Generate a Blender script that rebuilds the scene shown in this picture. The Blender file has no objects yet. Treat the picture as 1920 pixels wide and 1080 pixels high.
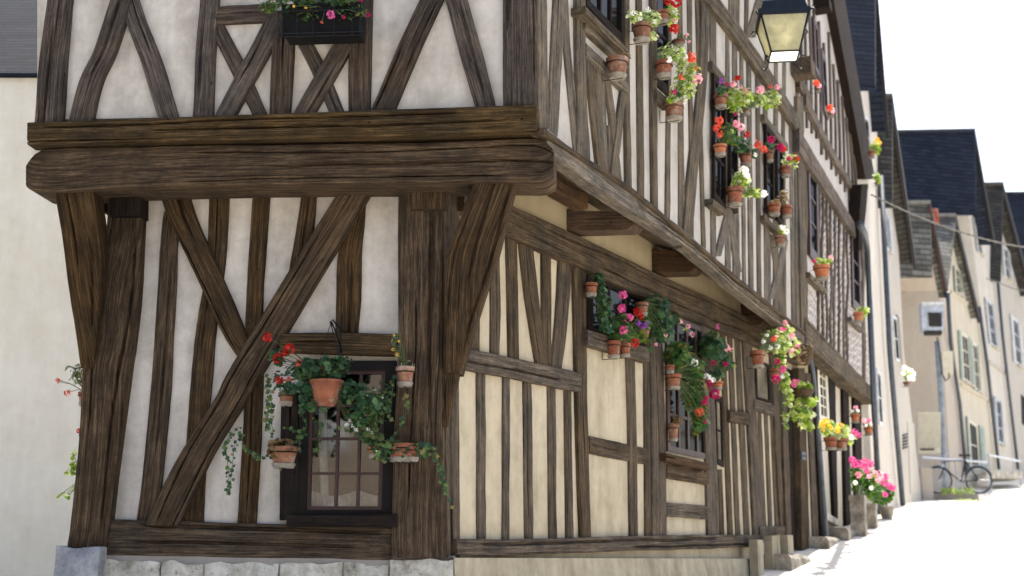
import bpy, math, random
from mathutils import Vector, noise
R=math.radians
# ------------------------------------------------------------ camera, sky, sun
F_=2400.;HORZ=1050.
PITCH=math.atan((HORZ-540)/F_)
sc=bpy.context.scene
cam=bpy.data.cameras.new('camera');co=bpy.data.objects.new('camera',cam);sc.collection.objects.link(co)
co.rotation_euler=(R(90)+PITCH,0,0);cam.sensor_width=36;cam.lens=36*F_/1920
cam.clip_end=2000;cam.dof.use_dof=True;cam.dof.focus_distance=9.6;cam.dof.aperture_fstop=1.7
sc.camera=co
SUN_AZ,SUN_EL=R(26.2),R(58)      # azimuth clockwise from +Y
w=bpy.data.worlds.new("World");sc.world=w;w.use_nodes=True
nt=w.node_tree;bg=nt.nodes['Background'];sky=nt.nodes.new('ShaderNodeTexSky')
sky.sky_type='NISHITA';sky.sun_disc=False;sky.sun_elevation=SUN_EL;sky.sun_rotation=SUN_AZ
sky.dust_density=3.0;sky.air_density=1.0;sky.ozone_density=1.0
nt.links.new(sky.outputs[0],bg.inputs[0]);bg.inputs[1].default_value=0.15
sl=bpy.data.lights.new('sun','SUN');sl.energy=3.6;sl.angle=R(.6);sl.color=(1,.95,.86)
so=bpy.data.objects.new('sun',sl);sc.collection.objects.link(so)
sd=Vector((math.sin(SUN_AZ)*math.cos(SUN_EL),math.cos(SUN_AZ)*math.cos(SUN_EL),math.sin(SUN_EL)))
so.rotation_euler=sd.to_track_quat('Z','Y').to_euler();so.location=sd*60
sc.view_settings.view_transform='Standard';sc.view_settings.look='None'
sc.view_settings.exposure=1.15;sc.view_settings.gamma=1
C=sc.collection
rnd=random.Random(7)
# ------------------------------------------------------------ pixel -> plane helpers (tracing the photograph on real planes)
fw=Vector((0,math.cos(PITCH),math.sin(PITCH)));upv=Vector((0,-math.sin(PITCH),math.cos(PITCH)));rt=Vector((1,0,0))
def ray(x,y): return fw+rt*((x-960)/F_)-upv*((y-540)/F_)
class Pl:
    def __init__(s,p,a,flip=False):
        s.p=Vector((p[0],p[1],0));s.a=R(a);s.d=Vector((math.sin(s.a),math.cos(s.a),0))
        s.n=Vector((s.d.y,-s.d.x,0))*(-1 if flip else 1)
    def at(s,x,y,off=0):
        r=ray(x,y);q=s.p+s.n*off
        return r*(q.dot(s.n)/r.dot(s.n))
def px2m(P,x,y,off=0): return P.at(x,y,off).dot(fw)/F_
Z=Vector((0,0,1))
# ------------------------------------------------------------ materials
def lin(h):
    h=h.lstrip('#');c=[int(h[i:i+2],16)/255 for i in (0,2,4)]
    return tuple((v/12.92 if v<=.04045 else ((v+.055)/1.055)**2.4) for v in c)+(1,)
class MT:
    def __init__(s,name):
        s.m=bpy.data.materials.new(name);s.m.use_nodes=True;s.t=s.m.node_tree;s.b=s.t.nodes['Principled BSDF'];s.out=s.t.nodes['Material Output']
    def n(s,ty,ins={},**kw):
        x=s.t.nodes.new(ty)
        for k,v in kw.items(): setattr(x,k,v)
        for k,v in ins.items():
            if isinstance(v,bpy.types.NodeSocket): s.t.links.new(v,x.inputs[k])
            else: x.inputs[k].default_value=v
        return x
    def ramp(s,fac,stops):
        x=s.n('ShaderNodeValToRGB',{0:fac});e=x.color_ramp.elements
        while len(e)<len(stops): e.new(.5)
        for q,(p,c) in zip(e,stops):
            q.position=p;q.color=c if len(c)==4 else tuple(c)+(1,)
        return x.outputs[0]
    def mix(s,f,a,b,bt='MIX'):
        x=s.n('ShaderNodeMix',data_type='RGBA',blend_type=bt)
        for i,v in ((0,f),(6,a),(7,b)):
            if isinstance(v,bpy.types.NodeSocket): s.t.links.new(v,x.inputs[i])
            else: x.inputs[i].default_value=v
        return x.outputs[2]
    def math(s,op,a,b=0.):
        x=s.n('ShaderNodeMath',operation=op)
        for i,v in ((0,a),(1,b)):
            if isinstance(v,bpy.types.NodeSocket): s.t.links.new(v,x.inputs[i])
            else: x.inputs[i].default_value=v
        return x.outputs[0]
    def noise(s,co,scale,detail=5,rough=.6,map=None):
        if map: co=s.n('ShaderNodeMapping',{0:co,3:map}).outputs[0]
        return s.n('ShaderNodeTexNoise',{'Vector':co,'Scale':scale,'Detail':detail,'Roughness':rough}).outputs[0]
    def set(s,**kw):
        for k,v in kw.items():
            k=k.replace('_',' ')
            if isinstance(v,bpy.types.NodeSocket): s.t.links.new(v,s.b.inputs[k])
            else: s.b.inputs[k].default_value=v
        return s
    def bump(s,h,st=.5,d=.01):
        x=s.n('ShaderNodeBump',{'Strength':st,'Distance':d,'Height':h});s.t.links.new(x.outputs[0],s.b.inputs['Normal'])
def wood(name,dark,mid,light,crack=.5):
    m=MT(name);uv=m.n('ShaderNodeUVMap').outputs[0]
    rn=m.n('ShaderNodeObjectInfo').outputs['Random']
    grain=m.noise(uv,1,5,.85,(3.2,105,1))
    tick=m.noise(uv,1,4,.7,(16,230,1))
    streak=m.noise(uv,1,5,.75,(1.2,34,1))
    ob=m.n('ShaderNodeTexCoord').outputs['Object']
    blot=m.noise(ob,3.1,6,.72);och=m.noise(uv,1,5,.75,(5,9,1))
    a=m.math('ADD',m.math('MULTIPLY',grain,.6),m.math('MULTIPLY',streak,.4))
    col=m.ramp(a,[(.38,lin(dark)),(.5,lin(mid)),(.63,lin(light))])
    col=m.mix(m.ramp(blot,[(.38,(0,0,0)),(.66,(1,1,1))]),m.mix(1.,col,(.60,.62,.66,1),'MULTIPLY'),m.mix(1.,col,(1.16,1.08,.96,1),'MULTIPLY'))
    col=m.mix(m.math('MULTIPLY',m.ramp(och,[(.52,(0,0,0)),(.70,(1,1,1))]),.3),col,m.mix(1.,col,(1.6,1.32,1.,1),'MULTIPLY'))
    tk=m.ramp(tick,[(.36,(1,1,1)),(.45,(0,0,0))])
    col=m.mix(m.math('MULTIPLY',tk,.4),col,m.mix(1.,col,(.3,.3,.3,1),'MULTIPLY'))
    hs=m.n('ShaderNodeHueSaturation',{'Color':col,'Value':m.math('ADD',m.math('MULTIPLY',rn,.4),.85),'Saturation':m.math('SUBTRACT',1.12,m.math('MULTIPLY',rn,.35))}).outputs[0]
    ck=m.noise(uv,1,4,.5,(.55,42,1))
    ckm=m.ramp(ck,[(.30,(1,1,1)),(.335,(0,0,0))])
    knot=m.n('ShaderNodeTexVoronoi',{'Vector':m.n('ShaderNodeMapping',{0:uv,3:(3.2,6.5,1)}).outputs[0],'Scale':1.,'Randomness':1.}).outputs['Distance']
    kn=m.ramp(knot,[(.03,(1,1,1)),(.06,(0,0,0))])
    ckm=m.math('MAXIMUM',ckm,kn)
    col=m.mix(m.math('MULTIPLY',ckm,crack),hs,(.012,.009,.007,1))
    m.set(Base_Color=col,Roughness=.95);m.b.inputs['Specular IOR Level'].default_value=.12
    hgt=m.math('SUBTRACT',m.math('ADD',m.math('MULTIPLY',grain,.7),m.math('MULTIPLY',streak,.5)),m.math('ADD',m.math('MULTIPLY',ckm,.9),m.math('MULTIPLY',tk,.35)))
    m.bump(hgt,.8,.012);return m.m
def plaster(name,base,dirt,amt=.45,fine=1.):
    m=MT(name);p=m.n('ShaderNodeNewGeometry').outputs['Position']
    big=m.noise(p,1.6,5,.62);med=m.noise(p,7,6,.7);st=m.noise(p,1,5,.6,(4.5,4.5,.7));fn=m.noise(p,150,3,.6)
    f=m.ramp(m.math('ADD',m.math('MULTIPLY',big,.33),m.math('ADD',m.math('MULTIPLY',med,.3),m.math('MULTIPLY',st,.37))),[(.42,(0,0,0)),(.66,(1,1,1))])
    col=m.mix(m.math('MULTIPLY',f,amt),lin(base),lin(dirt))
    sp=m.ramp(m.noise(p,60,3,.7),[(.27,(1,1,1)),(.33,(0,0,0))])
    col=m.mix(m.math('MULTIPLY',sp,.35),col,lin(dirt))
    m.set(Base_Color=col,Roughness=.93);m.b.inputs['Specular IOR Level'].default_value=.2
    m.bump(m.math('ADD',m.math('MULTIPLY',med,1.),m.math('MULTIPLY',fn,.22*fine)),.5,.012);return m.m
def stone(name,a,b,c,scale=1):
    m=MT(name);p=m.n('ShaderNodeNewGeometry').outputs['Position']
    n1=m.noise(p,5*scale,8,.7);n2=m.noise(p,26*scale,5,.7)
    col=m.ramp(n1,[(.35,lin(a)),(.5,lin(b)),(.62,lin(c))])
    pit=m.ramp(n2,[(.33,(1,1,1)),(.42,(0,0,0))])
    col=m.mix(m.math('MULTIPLY',pit,.6),col,lin('#5a5247'))
    m.set(Base_Color=col,Roughness=.95);m.bump(m.math('ADD',n1,m.math('MULTIPLY',n2,.5)),.8,.03);return m.m
def slate(name,c1,c2,mortar,tw=.22,th=.11,moss=.3):
    ms=th*.035
    m=MT(name);uv=m.n('ShaderNodeUVMap').outputs[0]
    br=m.n('ShaderNodeTexBrick',{'Vector':uv,'Color1':lin(c1),'Color2':lin(c2),'Mortar':lin(mortar),'Scale':1.,'Mortar Size':ms,'Mortar Smooth':.3,'Brick Width':tw,'Row Height':th,'Bias':0.})
    sx=m.n('ShaderNodeSeparateXYZ',{0:uv}).outputs[1]
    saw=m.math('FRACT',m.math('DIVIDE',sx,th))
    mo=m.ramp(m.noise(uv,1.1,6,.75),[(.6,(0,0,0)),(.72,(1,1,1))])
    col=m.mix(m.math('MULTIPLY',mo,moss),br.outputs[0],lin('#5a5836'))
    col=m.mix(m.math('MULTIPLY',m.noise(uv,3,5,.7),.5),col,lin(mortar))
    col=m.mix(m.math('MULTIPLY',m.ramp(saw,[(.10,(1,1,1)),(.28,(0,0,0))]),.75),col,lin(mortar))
    m.set(Base_Color=col,Roughness=.85);m.b.inputs['Specular IOR Level'].default_value=.2;m.bump(m.math('SUBTRACT',1.,saw),1.,.03);return m.m
def plain(name,c,rough=.6,metal=0.,var=.25,sc_=8,bump=.2,spec=.5):
    m=MT(name);p=m.n('ShaderNodeNewGeometry').outputs['Position'];n=m.noise(p,sc_,5,.65)
    base=lin(c);dk=tuple(v*(1-var*1.6) for v in base[:3])+(1,);lt=tuple(min(1,v*(1+var)) for v in base[:3])+(1,)
    m.set(Base_Color=m.ramp(n,[(.3,dk),(.7,lt)]),Roughness=rough,Metallic=metal);m.b.inputs['Specular IOR Level'].default_value=spec
    if bump: m.bump(n,bump,.01)
    return m.m
def leafm(name,cols,trans=.5,rough=.5):
    m=MT(name);ri=m.n('ShaderNodeNewGeometry').outputs['Random Per Island']
    k=len(cols);col=m.ramp(ri,[((i+.5)/k,lin(c)) for i,c in enumerate(cols)])
    m.set(Base_Color=col,Roughness=rough);m.b.inputs['Specular IOR Level'].default_value=.35
    tc=m.n('ShaderNodeHueSaturation',{'Color':col,'Value':1.7,'Saturation':1.1}).outputs[0]
    tr=m.n('ShaderNodeBsdfTranslucent',{0:tc}).outputs[0]
    mx=m.n('ShaderNodeMixShader',{0:trans,1:m.b.outputs[0],2:tr}).outputs[0]
    m.t.links.new(mx,m.out.inputs[0]);return m.m
def glass(name,c='#0b0c0e',rough=.06,interior=.25):
    m=MT(name);p=m.n('ShaderNodeNewGeometry').outputs['Position']
    m.set(Base_Color=lin(c),Roughness=rough,IOR=1.5)
    m.bump(m.noise(p,3,3,.5),.25,.02)
    if interior:
        tr=m.n('ShaderNodeBsdfTransparent',{0:(.8,.82,.82,1)}).outputs[0]
        fr=m.n('ShaderNodeFresnel',{0:1.45}).outputs[0]
        gl=m.n('ShaderNodeBsdfGlossy',{0:(.95,.97,1,1),1:rough}).outputs[0]
        mx=m.n('ShaderNodeMixShader',{0:m.math('ADD',m.math('MULTIPLY',fr,1.2),.04),1:tr,2:gl}).outputs[0]
        m.t.links.new(mx,m.out.inputs[0])
    return m.m
M={}
M['wood_low']=wood('dark_oak','#1f1810','#4a3b2b','#7d694d',.85)
M['wood_up']=wood('grey_oak','#292320','#51473f','#81766b',.8)
M['wood_brs']=wood('streaked_oak','#1f1811','#50422f','#8a765a',.9)
M['wood_side']=wood('weathered_oak','#352e26','#665c4e','#968c7c',.8)
M['wood_slow']=wood('brown_oak','#2a221a','#574b3d','#837563',.8)
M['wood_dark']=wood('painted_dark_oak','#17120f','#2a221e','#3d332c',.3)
M['soffit']=wood('ochre_boards','#3a2e1f','#574834','#6f5f46',.4)
M['wood_joist']=wood('joist_oak','#2a1f15','#513d2a','#755b3f',.5)
M['plaster_f']=plaster('grey_white_plaster','#d2cabe','#8e8478',.9)
M['plaster_s']=plaster('cream_plaster','#c0b297','#8f8169',.9)
M['plaster_u']=plaster('pale_plaster','#bdb6ab','#8f8578',.75)
M['plaster_h']=plaster('whitish_plaster','#c3bbb2','#988e86',.6)
M['plaster_n']=plaster('neighbour_render','#ebe4d5','#cfc3ac',.65,.9)
M['plaster_o']=plaster('ochre_soffit','#ac9c7c','#8a7b5e',.5)
M['stone']=stone('pale_limestone','#8c8473','#c0b8a7','#ddd6c8')
M['stone_d']=stone('worn_step_stone','#6f675b','#958b7c','#b3a999')
M['stone_b']=stone('bluish_stone','#77777a','#97979a','#b3b1ad')
M['plinth']=plaster('plinth_render','#b0a48b','#6d6350',.95,2.5)
M['mortar']=plaster('mortar','#9b938a','#7a7268',.6,2)
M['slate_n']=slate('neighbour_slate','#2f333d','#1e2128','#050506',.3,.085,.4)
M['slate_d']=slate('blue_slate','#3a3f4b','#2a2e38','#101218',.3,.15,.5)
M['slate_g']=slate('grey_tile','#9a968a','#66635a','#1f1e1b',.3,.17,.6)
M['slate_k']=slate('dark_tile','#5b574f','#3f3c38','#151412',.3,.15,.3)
M['terra']=None
def terracotta(name,a,b,lime):
    m=MT(name);o=m.n('ShaderNodeTexCoord').outputs['Object'];p=m.n('ShaderNodeNewGeometry').outputs['Position']
    n=m.noise(p,14,6,.7);l=m.ramp(m.noise(p,9,6,.75),[(.5,(0,0,0)),(.68,(1,1,1))])
    col=m.ramp(n,[(.3,lin(a)),(.7,lin(b))]);col=m.mix(m.math('MULTIPLY',l,lime),col,lin('#b9ab97'))
    m.set(Base_Color=col,Roughness=.85);m.bump(n,.3,.01);return m.m
M['terra']=terracotta('terracotta','#6e3c28','#a05e3f',.5)
M['terra_old']=terracotta('limey_terracotta','#6d4331','#96674c',.75)
M['terra_new']=terracotta('orange_terracotta','#a65a35','#c97c50',.25)
M['saucer']=plain('limed_saucer','#8f877a',.9,0,.3,20)
M['basket']=plain('dried_moss','#5d4a33',.95,0,.5,40,.8)
M['soil']=plain('soil','#2b2119',.95,0,.4,40,.6)
M['iron']=plain('black_iron','#17181a',.55,.6,.2)
M['tin']=plain('black_plastic','#131312',.8,0,.4,8,.2,.15)
M['zinc']=plain('zinc','#565b63',.5,.5,.2)
M['lampmetal']=plain('lamp_metal','#22262b',.4,.5,.2)
M['paint_dark']=plain('dark_brown_paint','#17120f',.7,0,.2,8,.2,.2)
M['paint_cream']=plain('cream_paint','#d8cfb6',.6,0,.08)
M['paint_white']=plain('white_paint','#d6d6d4',.6)
M['mast']=plain('grey_mast','#8f979f',.5)
M['paint_blue']=plain('hazed_blue_paint','#c2c4c6',.6)  # far shutter paint, paled to carry distance haze in its colour
M['paint_green']=plain('hazed_sage_paint','#a3ad9d',.6)  # far green shutters, haze mixed into the paint colour
M['brown_paint']=plain('red_brown_paint','#3f2620',.6)
M['red_brick']=plain('chimney_clay','#a8553f',.85)
M['verge']=plain('dark_verge','#2a2624',.8)
M['ochre_f']=plaster('pale_render','#d2c9bb','#b5aa9a',.6,.5)
M['beige']=plaster('beige_render','#bfb2a2','#a89a88',.6,.5)
M['warm']=plaster('warm_render','#d0c5b0','#b5a88f',.6,.5)
M['grey_r']=plaster('grey_render','#bfb7aa','#a69c8e',.5,.5)
M['glass']=glass('window_glass')
m=MT('dark_window_glass');d_=m.n('ShaderNodeBsdfDiffuse',{0:lin('#131314')}).outputs[0];g_=m.n('ShaderNodeBsdfGlossy',{0:(1,1,1,1),1:.08}).outputs[0]
m.t.links.new(m.n('ShaderNodeMixShader',{0:.05,1:d_,2:g_}).outputs[0],m.out.inputs[0]);M['dark']=m.m  # opaque pane; unlit room and deep recess put into its dark colour
M['curtain']=plain('white_curtain','#c9c4bb',.9,0,.15,30)
M['interior']=plain('interior_wall','#4a4038',.95)
M['brown_wall']=plaster('brown_render','#9d8c7a','#756657',.7)
M['metal_l']=plain('bright_steel','#b9bcc0',.3,.8,.1)
M['rubber']=plain('black_rubber','#1b1b1c',.8)
M['cable']=plain('grey_cable','#77736c',.8)
M['box']=plain('light_grey_casing','#b7bcc6',.45)
M['leaf']=leafm('geranium_leaf',['#2c4a26','#416332','#5a7c3e','#35562f','#7b9150','#456a36','#8a7a3c'],.45)
M['leaf_d']=leafm('shade_tinted_leaf',['#2b4430','#3a5838','#4f6e48','#3b5843','#62804e'],.4)  # darker leaf greens with shade put into the colours
M['lime']=leafm('sun_flecked_lime_leaf',['#6f8c34','#9db04c','#d0d68a','#4f7030','#ecebc6','#88a040'],.6)  # yellow-green leaf, brightened for sun glow; cream and dark tones painted as glints
M['varieg']=leafm('variegated_leaf',['#8ba25a','#c9cd98','#e6e5c6','#66863f','#b0bf70'],.55)
M['ivy']=leafm('ivy_leaf',['#2b4431','#3c5a3c','#557540','#6f8a46','#324d3c','#46653f','#857a48'],.4,.5)
M['dry']=leafm('dried_leaf',['#6b5438','#8d7248','#b59a63','#544330'],.3)
M['greyleaf']=leafm('grey_green_leaf',['#5f6f50','#7d8560','#a39b62','#49583f'],.3)
M['stem']=plain('plant_stem','#4a5a2c',.8)
for k,cs in {'red':['#b02a22','#cc3c30','#922019'],'coral':['#d0604e','#e0806a','#bf4c40'],'pink':['#d4609a','#e58ab4','#c04c8a'],
   'ltpink':['#e6b0b8','#f2ccd0','#dc98a8'],'white':['#e8e6e0','#f2f0ea','#d8d8ce'],'yellow':['#e0a020','#ecc64a','#e8d890'],'purple':['#8d4bb0','#a86ac6','#b04a9a'],'magenta':['#a01c50','#c02a68','#8c1840']}.items():
    M[k]=leafm(k+'_petal',cs,.45,.6)
# lantern glass and lamp
m=MT('frosted_yellow_glass');p=m.n('ShaderNodeNewGeometry').outputs['Position']
cc=m.ramp(m.noise(p,9,5,.6),[(.3,lin('#b5b29c')),(.7,lin('#d6d3bd'))]);m.set(Base_Color=cc,Roughness=.3)
tr=m.n('ShaderNodeBsdfTranslucent',{0:cc}).outputs[0];mx=m.n('ShaderNodeMixShader',{0:.65,1:m.b.outputs[0],2:tr}).outputs[0]
m.t.links.new(mx,m.out.inputs[0]);M['lampglass']=m.m
m=MT('lit_lamp');m.set(Base_Color=(1,.9,.7,1),Emission_Color=(1,.93,.75,1),Emission_Strength=13.);M['bulb']=m.m
m=MT('sky_glow_diffuser');m.set(Base_Color=(1,1,.95,1),Emission_Color=(1,.95,.75,1),Emission_Strength=1.1);M['diffuser']=m.m  # glow added to the pane for bright sky seen through the lantern bottom
m=MT('candle_light');m.set(Base_Color=(1,.6,.2,1),Emission_Color=(1,.5,.15,1),Emission_Strength=1.2);M['candle']=m.m
# sunlit street paving
m=MT('pale_paving');p=m.n('ShaderNodeNewGeometry').outputs['Position']
m.set(Base_Color=m.ramp(m.noise(p,2,6,.6),[(.3,lin('#cfc8bc')),(.7,lin('#e2dcd0'))]),Roughness=.95);m.bump(m.noise(p,40,3,.6),.4,.01);M['paving']=m.m
# brick nogging, long thin bricks with pale joints
m=MT('brick_nogging');uv=m.n('ShaderNodeUVMap').outputs[0]
wv=m.noise(uv,2.5,3,.5);uw=m.n('ShaderNodeVectorMath',{0:uv,1:m.n('ShaderNodeCombineXYZ',{0:m.math('MULTIPLY',wv,.12),1:m.math('MULTIPLY',wv,.2)}).outputs[0]},operation='ADD').outputs[0]
rot=m.n('ShaderNodeMapping',{0:uw,2:(0,0,R(38))}).outputs[0]
br=m.n('ShaderNodeTexBrick',{'Vector':rot,'Color1':lin('#4d3830'),'Color2':lin('#70564b'),'Mortar':lin('#cfc8be'),'Scale':1.,'Mortar Size':.022,'Mortar Smooth':.2,'Brick Width':.26,'Row Height':.085})
m.set(Base_Color=br.outputs[0],Roughness=.9);m.bump(br.outputs[1],.6,.02);M['brick']=m.m
# ------------------------------------------------------------ object helpers
ORG={}
def setp(o,label=None,cat=None,group=None,kind=None):
    if label: o['label']=label
    if cat: o['category']=cat
    if group: o['group']=group
    if kind: o['kind']=kind
def thing(name,label,cat,loc,group=None):
    o=bpy.data.objects.new(name,None);C.objects.link(o);o.location=loc;ORG[o]=Vector(loc);o.empty_display_size=.1
    setp(o,label,cat,group);return o
class MB:
    def __init__(s): s.v=[];s.f=[];s.uv=[]
    def add(s,vs,fs,uvs=None):
        b=len(s.v);s.v+=[Vector(v) for v in vs];s.f+=[tuple(i+b for i in f) for f in fs]
        s.uv+= list(uvs) if uvs else [(0,0)]*len(vs)
    def box(s,c,ax,ay,az):   # centre + half-axis vectors
        c=Vector(c);vs=[];uv=[]
        for i in (-1,1):
            for j in (-1,1):
                for k in (-1,1):
                    vs.append(c+ax*i+ay*j+az*k);uv.append((ax.length*i+az.length*k*.0+ay.length*j*.3,az.length*k+ay.length*j))
        s.add(vs,[(0,1,3,2),(4,6,7,5),(0,4,5,1),(2,3,7,6),(0,2,6,4),(1,5,7,3)],uv)
    def tube(s,pts,r,seg=6,r2=None):
        pts=[Vector(p) for p in pts];n=len(pts);vs=[];uv=[];L=0
        for i,p in enumerate(pts):
            d=(pts[min(i+1,n-1)]-pts[max(i-1,0)]).normalized()
            a=d.cross(Z if abs(d.z)<.9 else Vector((1,0,0))).normalized();b=d.cross(a)
            rr=r if r2 is None else r+(r2-r)*i/(n-1)
            if i: L+=(p-pts[i-1]).length
            for k in range(seg):
                t=2*math.pi*k/seg;vs.append(p+a*math.cos(t)*rr+b*math.sin(t)*rr);uv.append((L,k/seg*rr*6))
        fs=[(i*seg+k,i*seg+(k+1)%seg,(i+1)*seg+(k+1)%seg,(i+1)*seg+k) for i in range(n-1) for k in range(seg)]
        fs+=[tuple(range(seg))[::-1],tuple((n-1)*seg+k for k in range(seg))]
        s.add(vs,fs,uv)
    def lathe(s,c,prof,seg=24,squash=1.,ax=Vector((1,0,0)),ay=Vector((0,1,0))):
        vs=[];n=len(prof)
        for r,z in prof:
            for k in range(seg):
                t=2*math.pi*k/seg;vs.append(Vector(c)+ax*math.cos(t)*r+ay*math.sin(t)*r*squash+Z*z)
        fs=[(i*seg+k,i*seg+(k+1)%seg,(i+1)*seg+(k+1)%seg,(i+1)*seg+k) for i in range(n-1) for k in range(seg)]
        fs+=[tuple(range(seg))[::-1],tuple((n-1)*seg+k for k in range(seg))]
        s.add(vs,fs)
    def prism(s,poly,ext):   # polygon extruded by vector, uv in metres
        poly=[Vector(p) for p in poly];n=len(poly)
        e=max(((poly[(i+1)%n]-poly[i]) for i in range(n)),key=lambda q:abs(q.x)+abs(q.y)-abs(q.z)).normalized()
        nn=Vector((0,0,0))
        for i in range(n): nn+=poly[i].cross(poly[(i+1)%n])
        nn.normalize()
        if nn.dot(ext)>0: poly.reverse();nn=-nn
        f=nn.cross(e)
        if f.z<0: f=-f
        vs=poly+[p+ext for p in poly]
        uv=[(p.dot(e),p.dot(f)) for p in poly]+[((p+ext).dot(e)+ext.length,(p+ext).dot(f)) for p in poly]
        s.add(vs,[tuple(range(n)),tuple(range(2*n-1,n-1,-1))]+[(i,i+n,(i+1)%n+n,(i+1)%n) for i in range(n)],uv)
    def build(s,name,mat,parent=None,smooth=False,loc=None,label=None,kind=None):
        me=bpy.data.meshes.new(name);org=ORG[parent] if parent is not None else Vector(loc or (0,0,0))
        me.from_pydata([v-org for v in s.v],[],s.f)
        ul=me.uv_layers.new(name='UVMap');dat=[0.]*(2*len(me.loops))
        vi=[0]*len(me.loops);me.loops.foreach_get('vertex_index',vi)
        for i,k in enumerate(vi): dat[2*i],dat[2*i+1]=s.uv[k]
        ul.data.foreach_set('uv',dat)
        mats=mat if isinstance(mat,list) else [mat]
        for q in mats: me.materials.append(M[q])
        if smooth: me.polygons.foreach_set('use_smooth',[True]*len(me.polygons))
        me.update();o=bpy.data.objects.new(name,me);C.objects.link(o)
        if parent is not None: o.parent=parent
        else: o.location=org
        ORG[o]=org
        setp(o,label,kind=kind);return o
SEED=[0]
def timber(name,par,P,pts,off=.035,mode='H',mat='wood_low',depth=.1,cracks=1,res=.05,wob=1.,label=None):
    """a hewn timber traced on plane P; pts=(x,y,width[,offset]); grain runs along u"""
    SEED[0]+=1;sd=SEED[0]*7.31;rg=random.Random(sd)
    off+=rg.uniform(-.0045,.0045)
    if len(pts)<2: return
    key=[]
    for q in pts:
        x,y,wd=q[:3];o=q[3] if len(q)>3 else off
        if mode=='H': a,b=P.at(x-wd/2,y,o),P.at(x+wd/2,y,o)
        else: a,b=P.at(x,y+wd/2,o),P.at(x,y-wd/2,o)
        key.append((a,b))
    rows=[];L=0;N=len(key)
    def cr(p0,p1,p2,p3,t):
        return (p1*2+(p2-p0)*t+(p0*2-p1*5+p2*4-p3)*t*t+(p1*3-p0-p2*3+p3)*t**3)*.5
    for i in range(N-1):
        seg=((key[i+1][0]+key[i+1][1])-(key[i][0]+key[i][1])).length/2;n=max(2,int(seg/res))
        for k in range(n+(i==N-2)):
            t=k/n;K=[key[max(i-1,0)],key[i],key[i+1],key[min(i+2,N-1)]]
            a=cr(*[q[0] for q in K],t);b=cr(*[q[1] for q in K],t);rows.append((a,b,L+seg*t))
        L+=seg
    W=sum((b-a).length for a,b,_ in rows)/len(rows)
    n=P.n
    cdp=min(.035,max(.003,off*.55));cks=[]
    for c in range(cracks if W>.06 else 0):
        u0=rg.uniform(-.2,.5)*L;u1=u0+rg.uniform(.45,.9)*L
        cks.append((rg.uniform(.3,.7) if cracks==1 else (c+.5+rg.uniform(-.25,.25))/cracks,u0,u1,rg.uniform(.005,.012)))
    cks.sort()
    mb=MB();cols=None;vs=[];uv=[]
    uo,vo=rg.uniform(0,50),rg.uniform(0,50)
    for a,b,u in rows:
        A=b-a;w_=A.length;h=A/w_
        am=.0045*wob*min(1,w_/.12)
        a=a+h*am*noise.noise(Vector((u*2.6,sd,0)))*1.3+h*am*.4*noise.noise(Vector((u*11,sd,3)))
        b=b+h*am*noise.noise(Vector((u*2.6,sd,9)))*1.3+h*am*.4*noise.noise(Vector((u*11,sd,5)))
        A=b-a;w_=A.length
        e=min(.012,w_*.12)
        prof=[(0,-depth),(0,-e*.9),(e*.35,-e*.3),(e,0)]
        t0=e
        for (tc,u0,u1,cw) in cks:
            c=w_*(tc+.12*noise.noise(Vector((u*.8,sd+tc*9,1)))+.012*noise.noise(Vector((u*14,sd,7))))
            k=max(0,min(1,(u-u0)/.12,(u1-u)/.12));cw_=cw*(.5+.8*k);
            c=max(t0+cw_*1.6,min(c,w_-e-cw_*1.6))
            prof+=[((t0+c)/2,.002),(c-cw_,0),(c-cw_*.4,-cdp*k),(c+cw_*.4,-cdp*k),(c+cw_,0)];t0=c+cw_
        prof+=[((t0+w_-e)/2,.002),(w_-e,0),(w_-e*.35,-e*.3),(w_,-e*.9),(w_,-depth)]
        for j,(t,z) in enumerate(prof):
            zz=z
            if z>-.05: zz+=.005*noise.noise(Vector((u*3,t*14,sd)))+.0025*noise.noise(Vector((u*9,t*60,sd)))
            vs.append(a+h*t+n*zz);uv.append((uo+u,vo+t+(-z if z<-.05 else 0)*(1 if j else -1)))
        cols=len(prof)
    nr=len(rows)
    fs=[(i*cols+j,i*cols+j+1,(i+1)*cols+j+1,(i+1)*cols+j) for i in range(nr-1) for j in range(cols-1)]
    fs+=[(i*cols+cols-1,i*cols,(i+1)*cols,(i+1)*cols+cols-1) for i in range(nr-1)]
    if True:
        b=len(vs)
        vs+=vs[:cols];uv+=[(q[1]*.3,q[1]) for q in uv[:cols]];fs.append(tuple(range(b,b+cols))[::-1])
        b=len(vs)
        vs+=vs[(nr-1)*cols:nr*cols];uv+=[(q[1]*.3,q[1]) for q in uv[(nr-1)*cols:nr*cols]];fs.append(tuple(range(b,b+cols)))
    # orient outward
    v0,v1,v2=vs[fs[cols//2][0]],vs[fs[cols//2][1]],vs[fs[cols//2][2]]
    if (v1-v0).cross(v2-v0).dot(n)<0: fs=[f[::-1] for f in fs]
    mb.add(vs,fs,uv)
    return mb.build(name,mat,par,label=label)
def sheet(name,par,P,polys,off=0,thick=.1,mat='plaster_f',**k):
    mb=MB()
    for pl in polys: mb.prism([P.at(x,y,off) for x,y in pl],-P.n*thick)
    return mb.build(name,mat,par,**k)
def quadpt(q,u,v):
    (ax,ay),(bx,by),(cx,cy),(dx,dy)=q
    return ((ax*(1-u)+bx*u)*(1-v)+(dx*(1-u)+cx*u)*v,(ay*(1-u)+by*u)*(1-v)+(dy*(1-u)+cy*u)*v)
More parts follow.
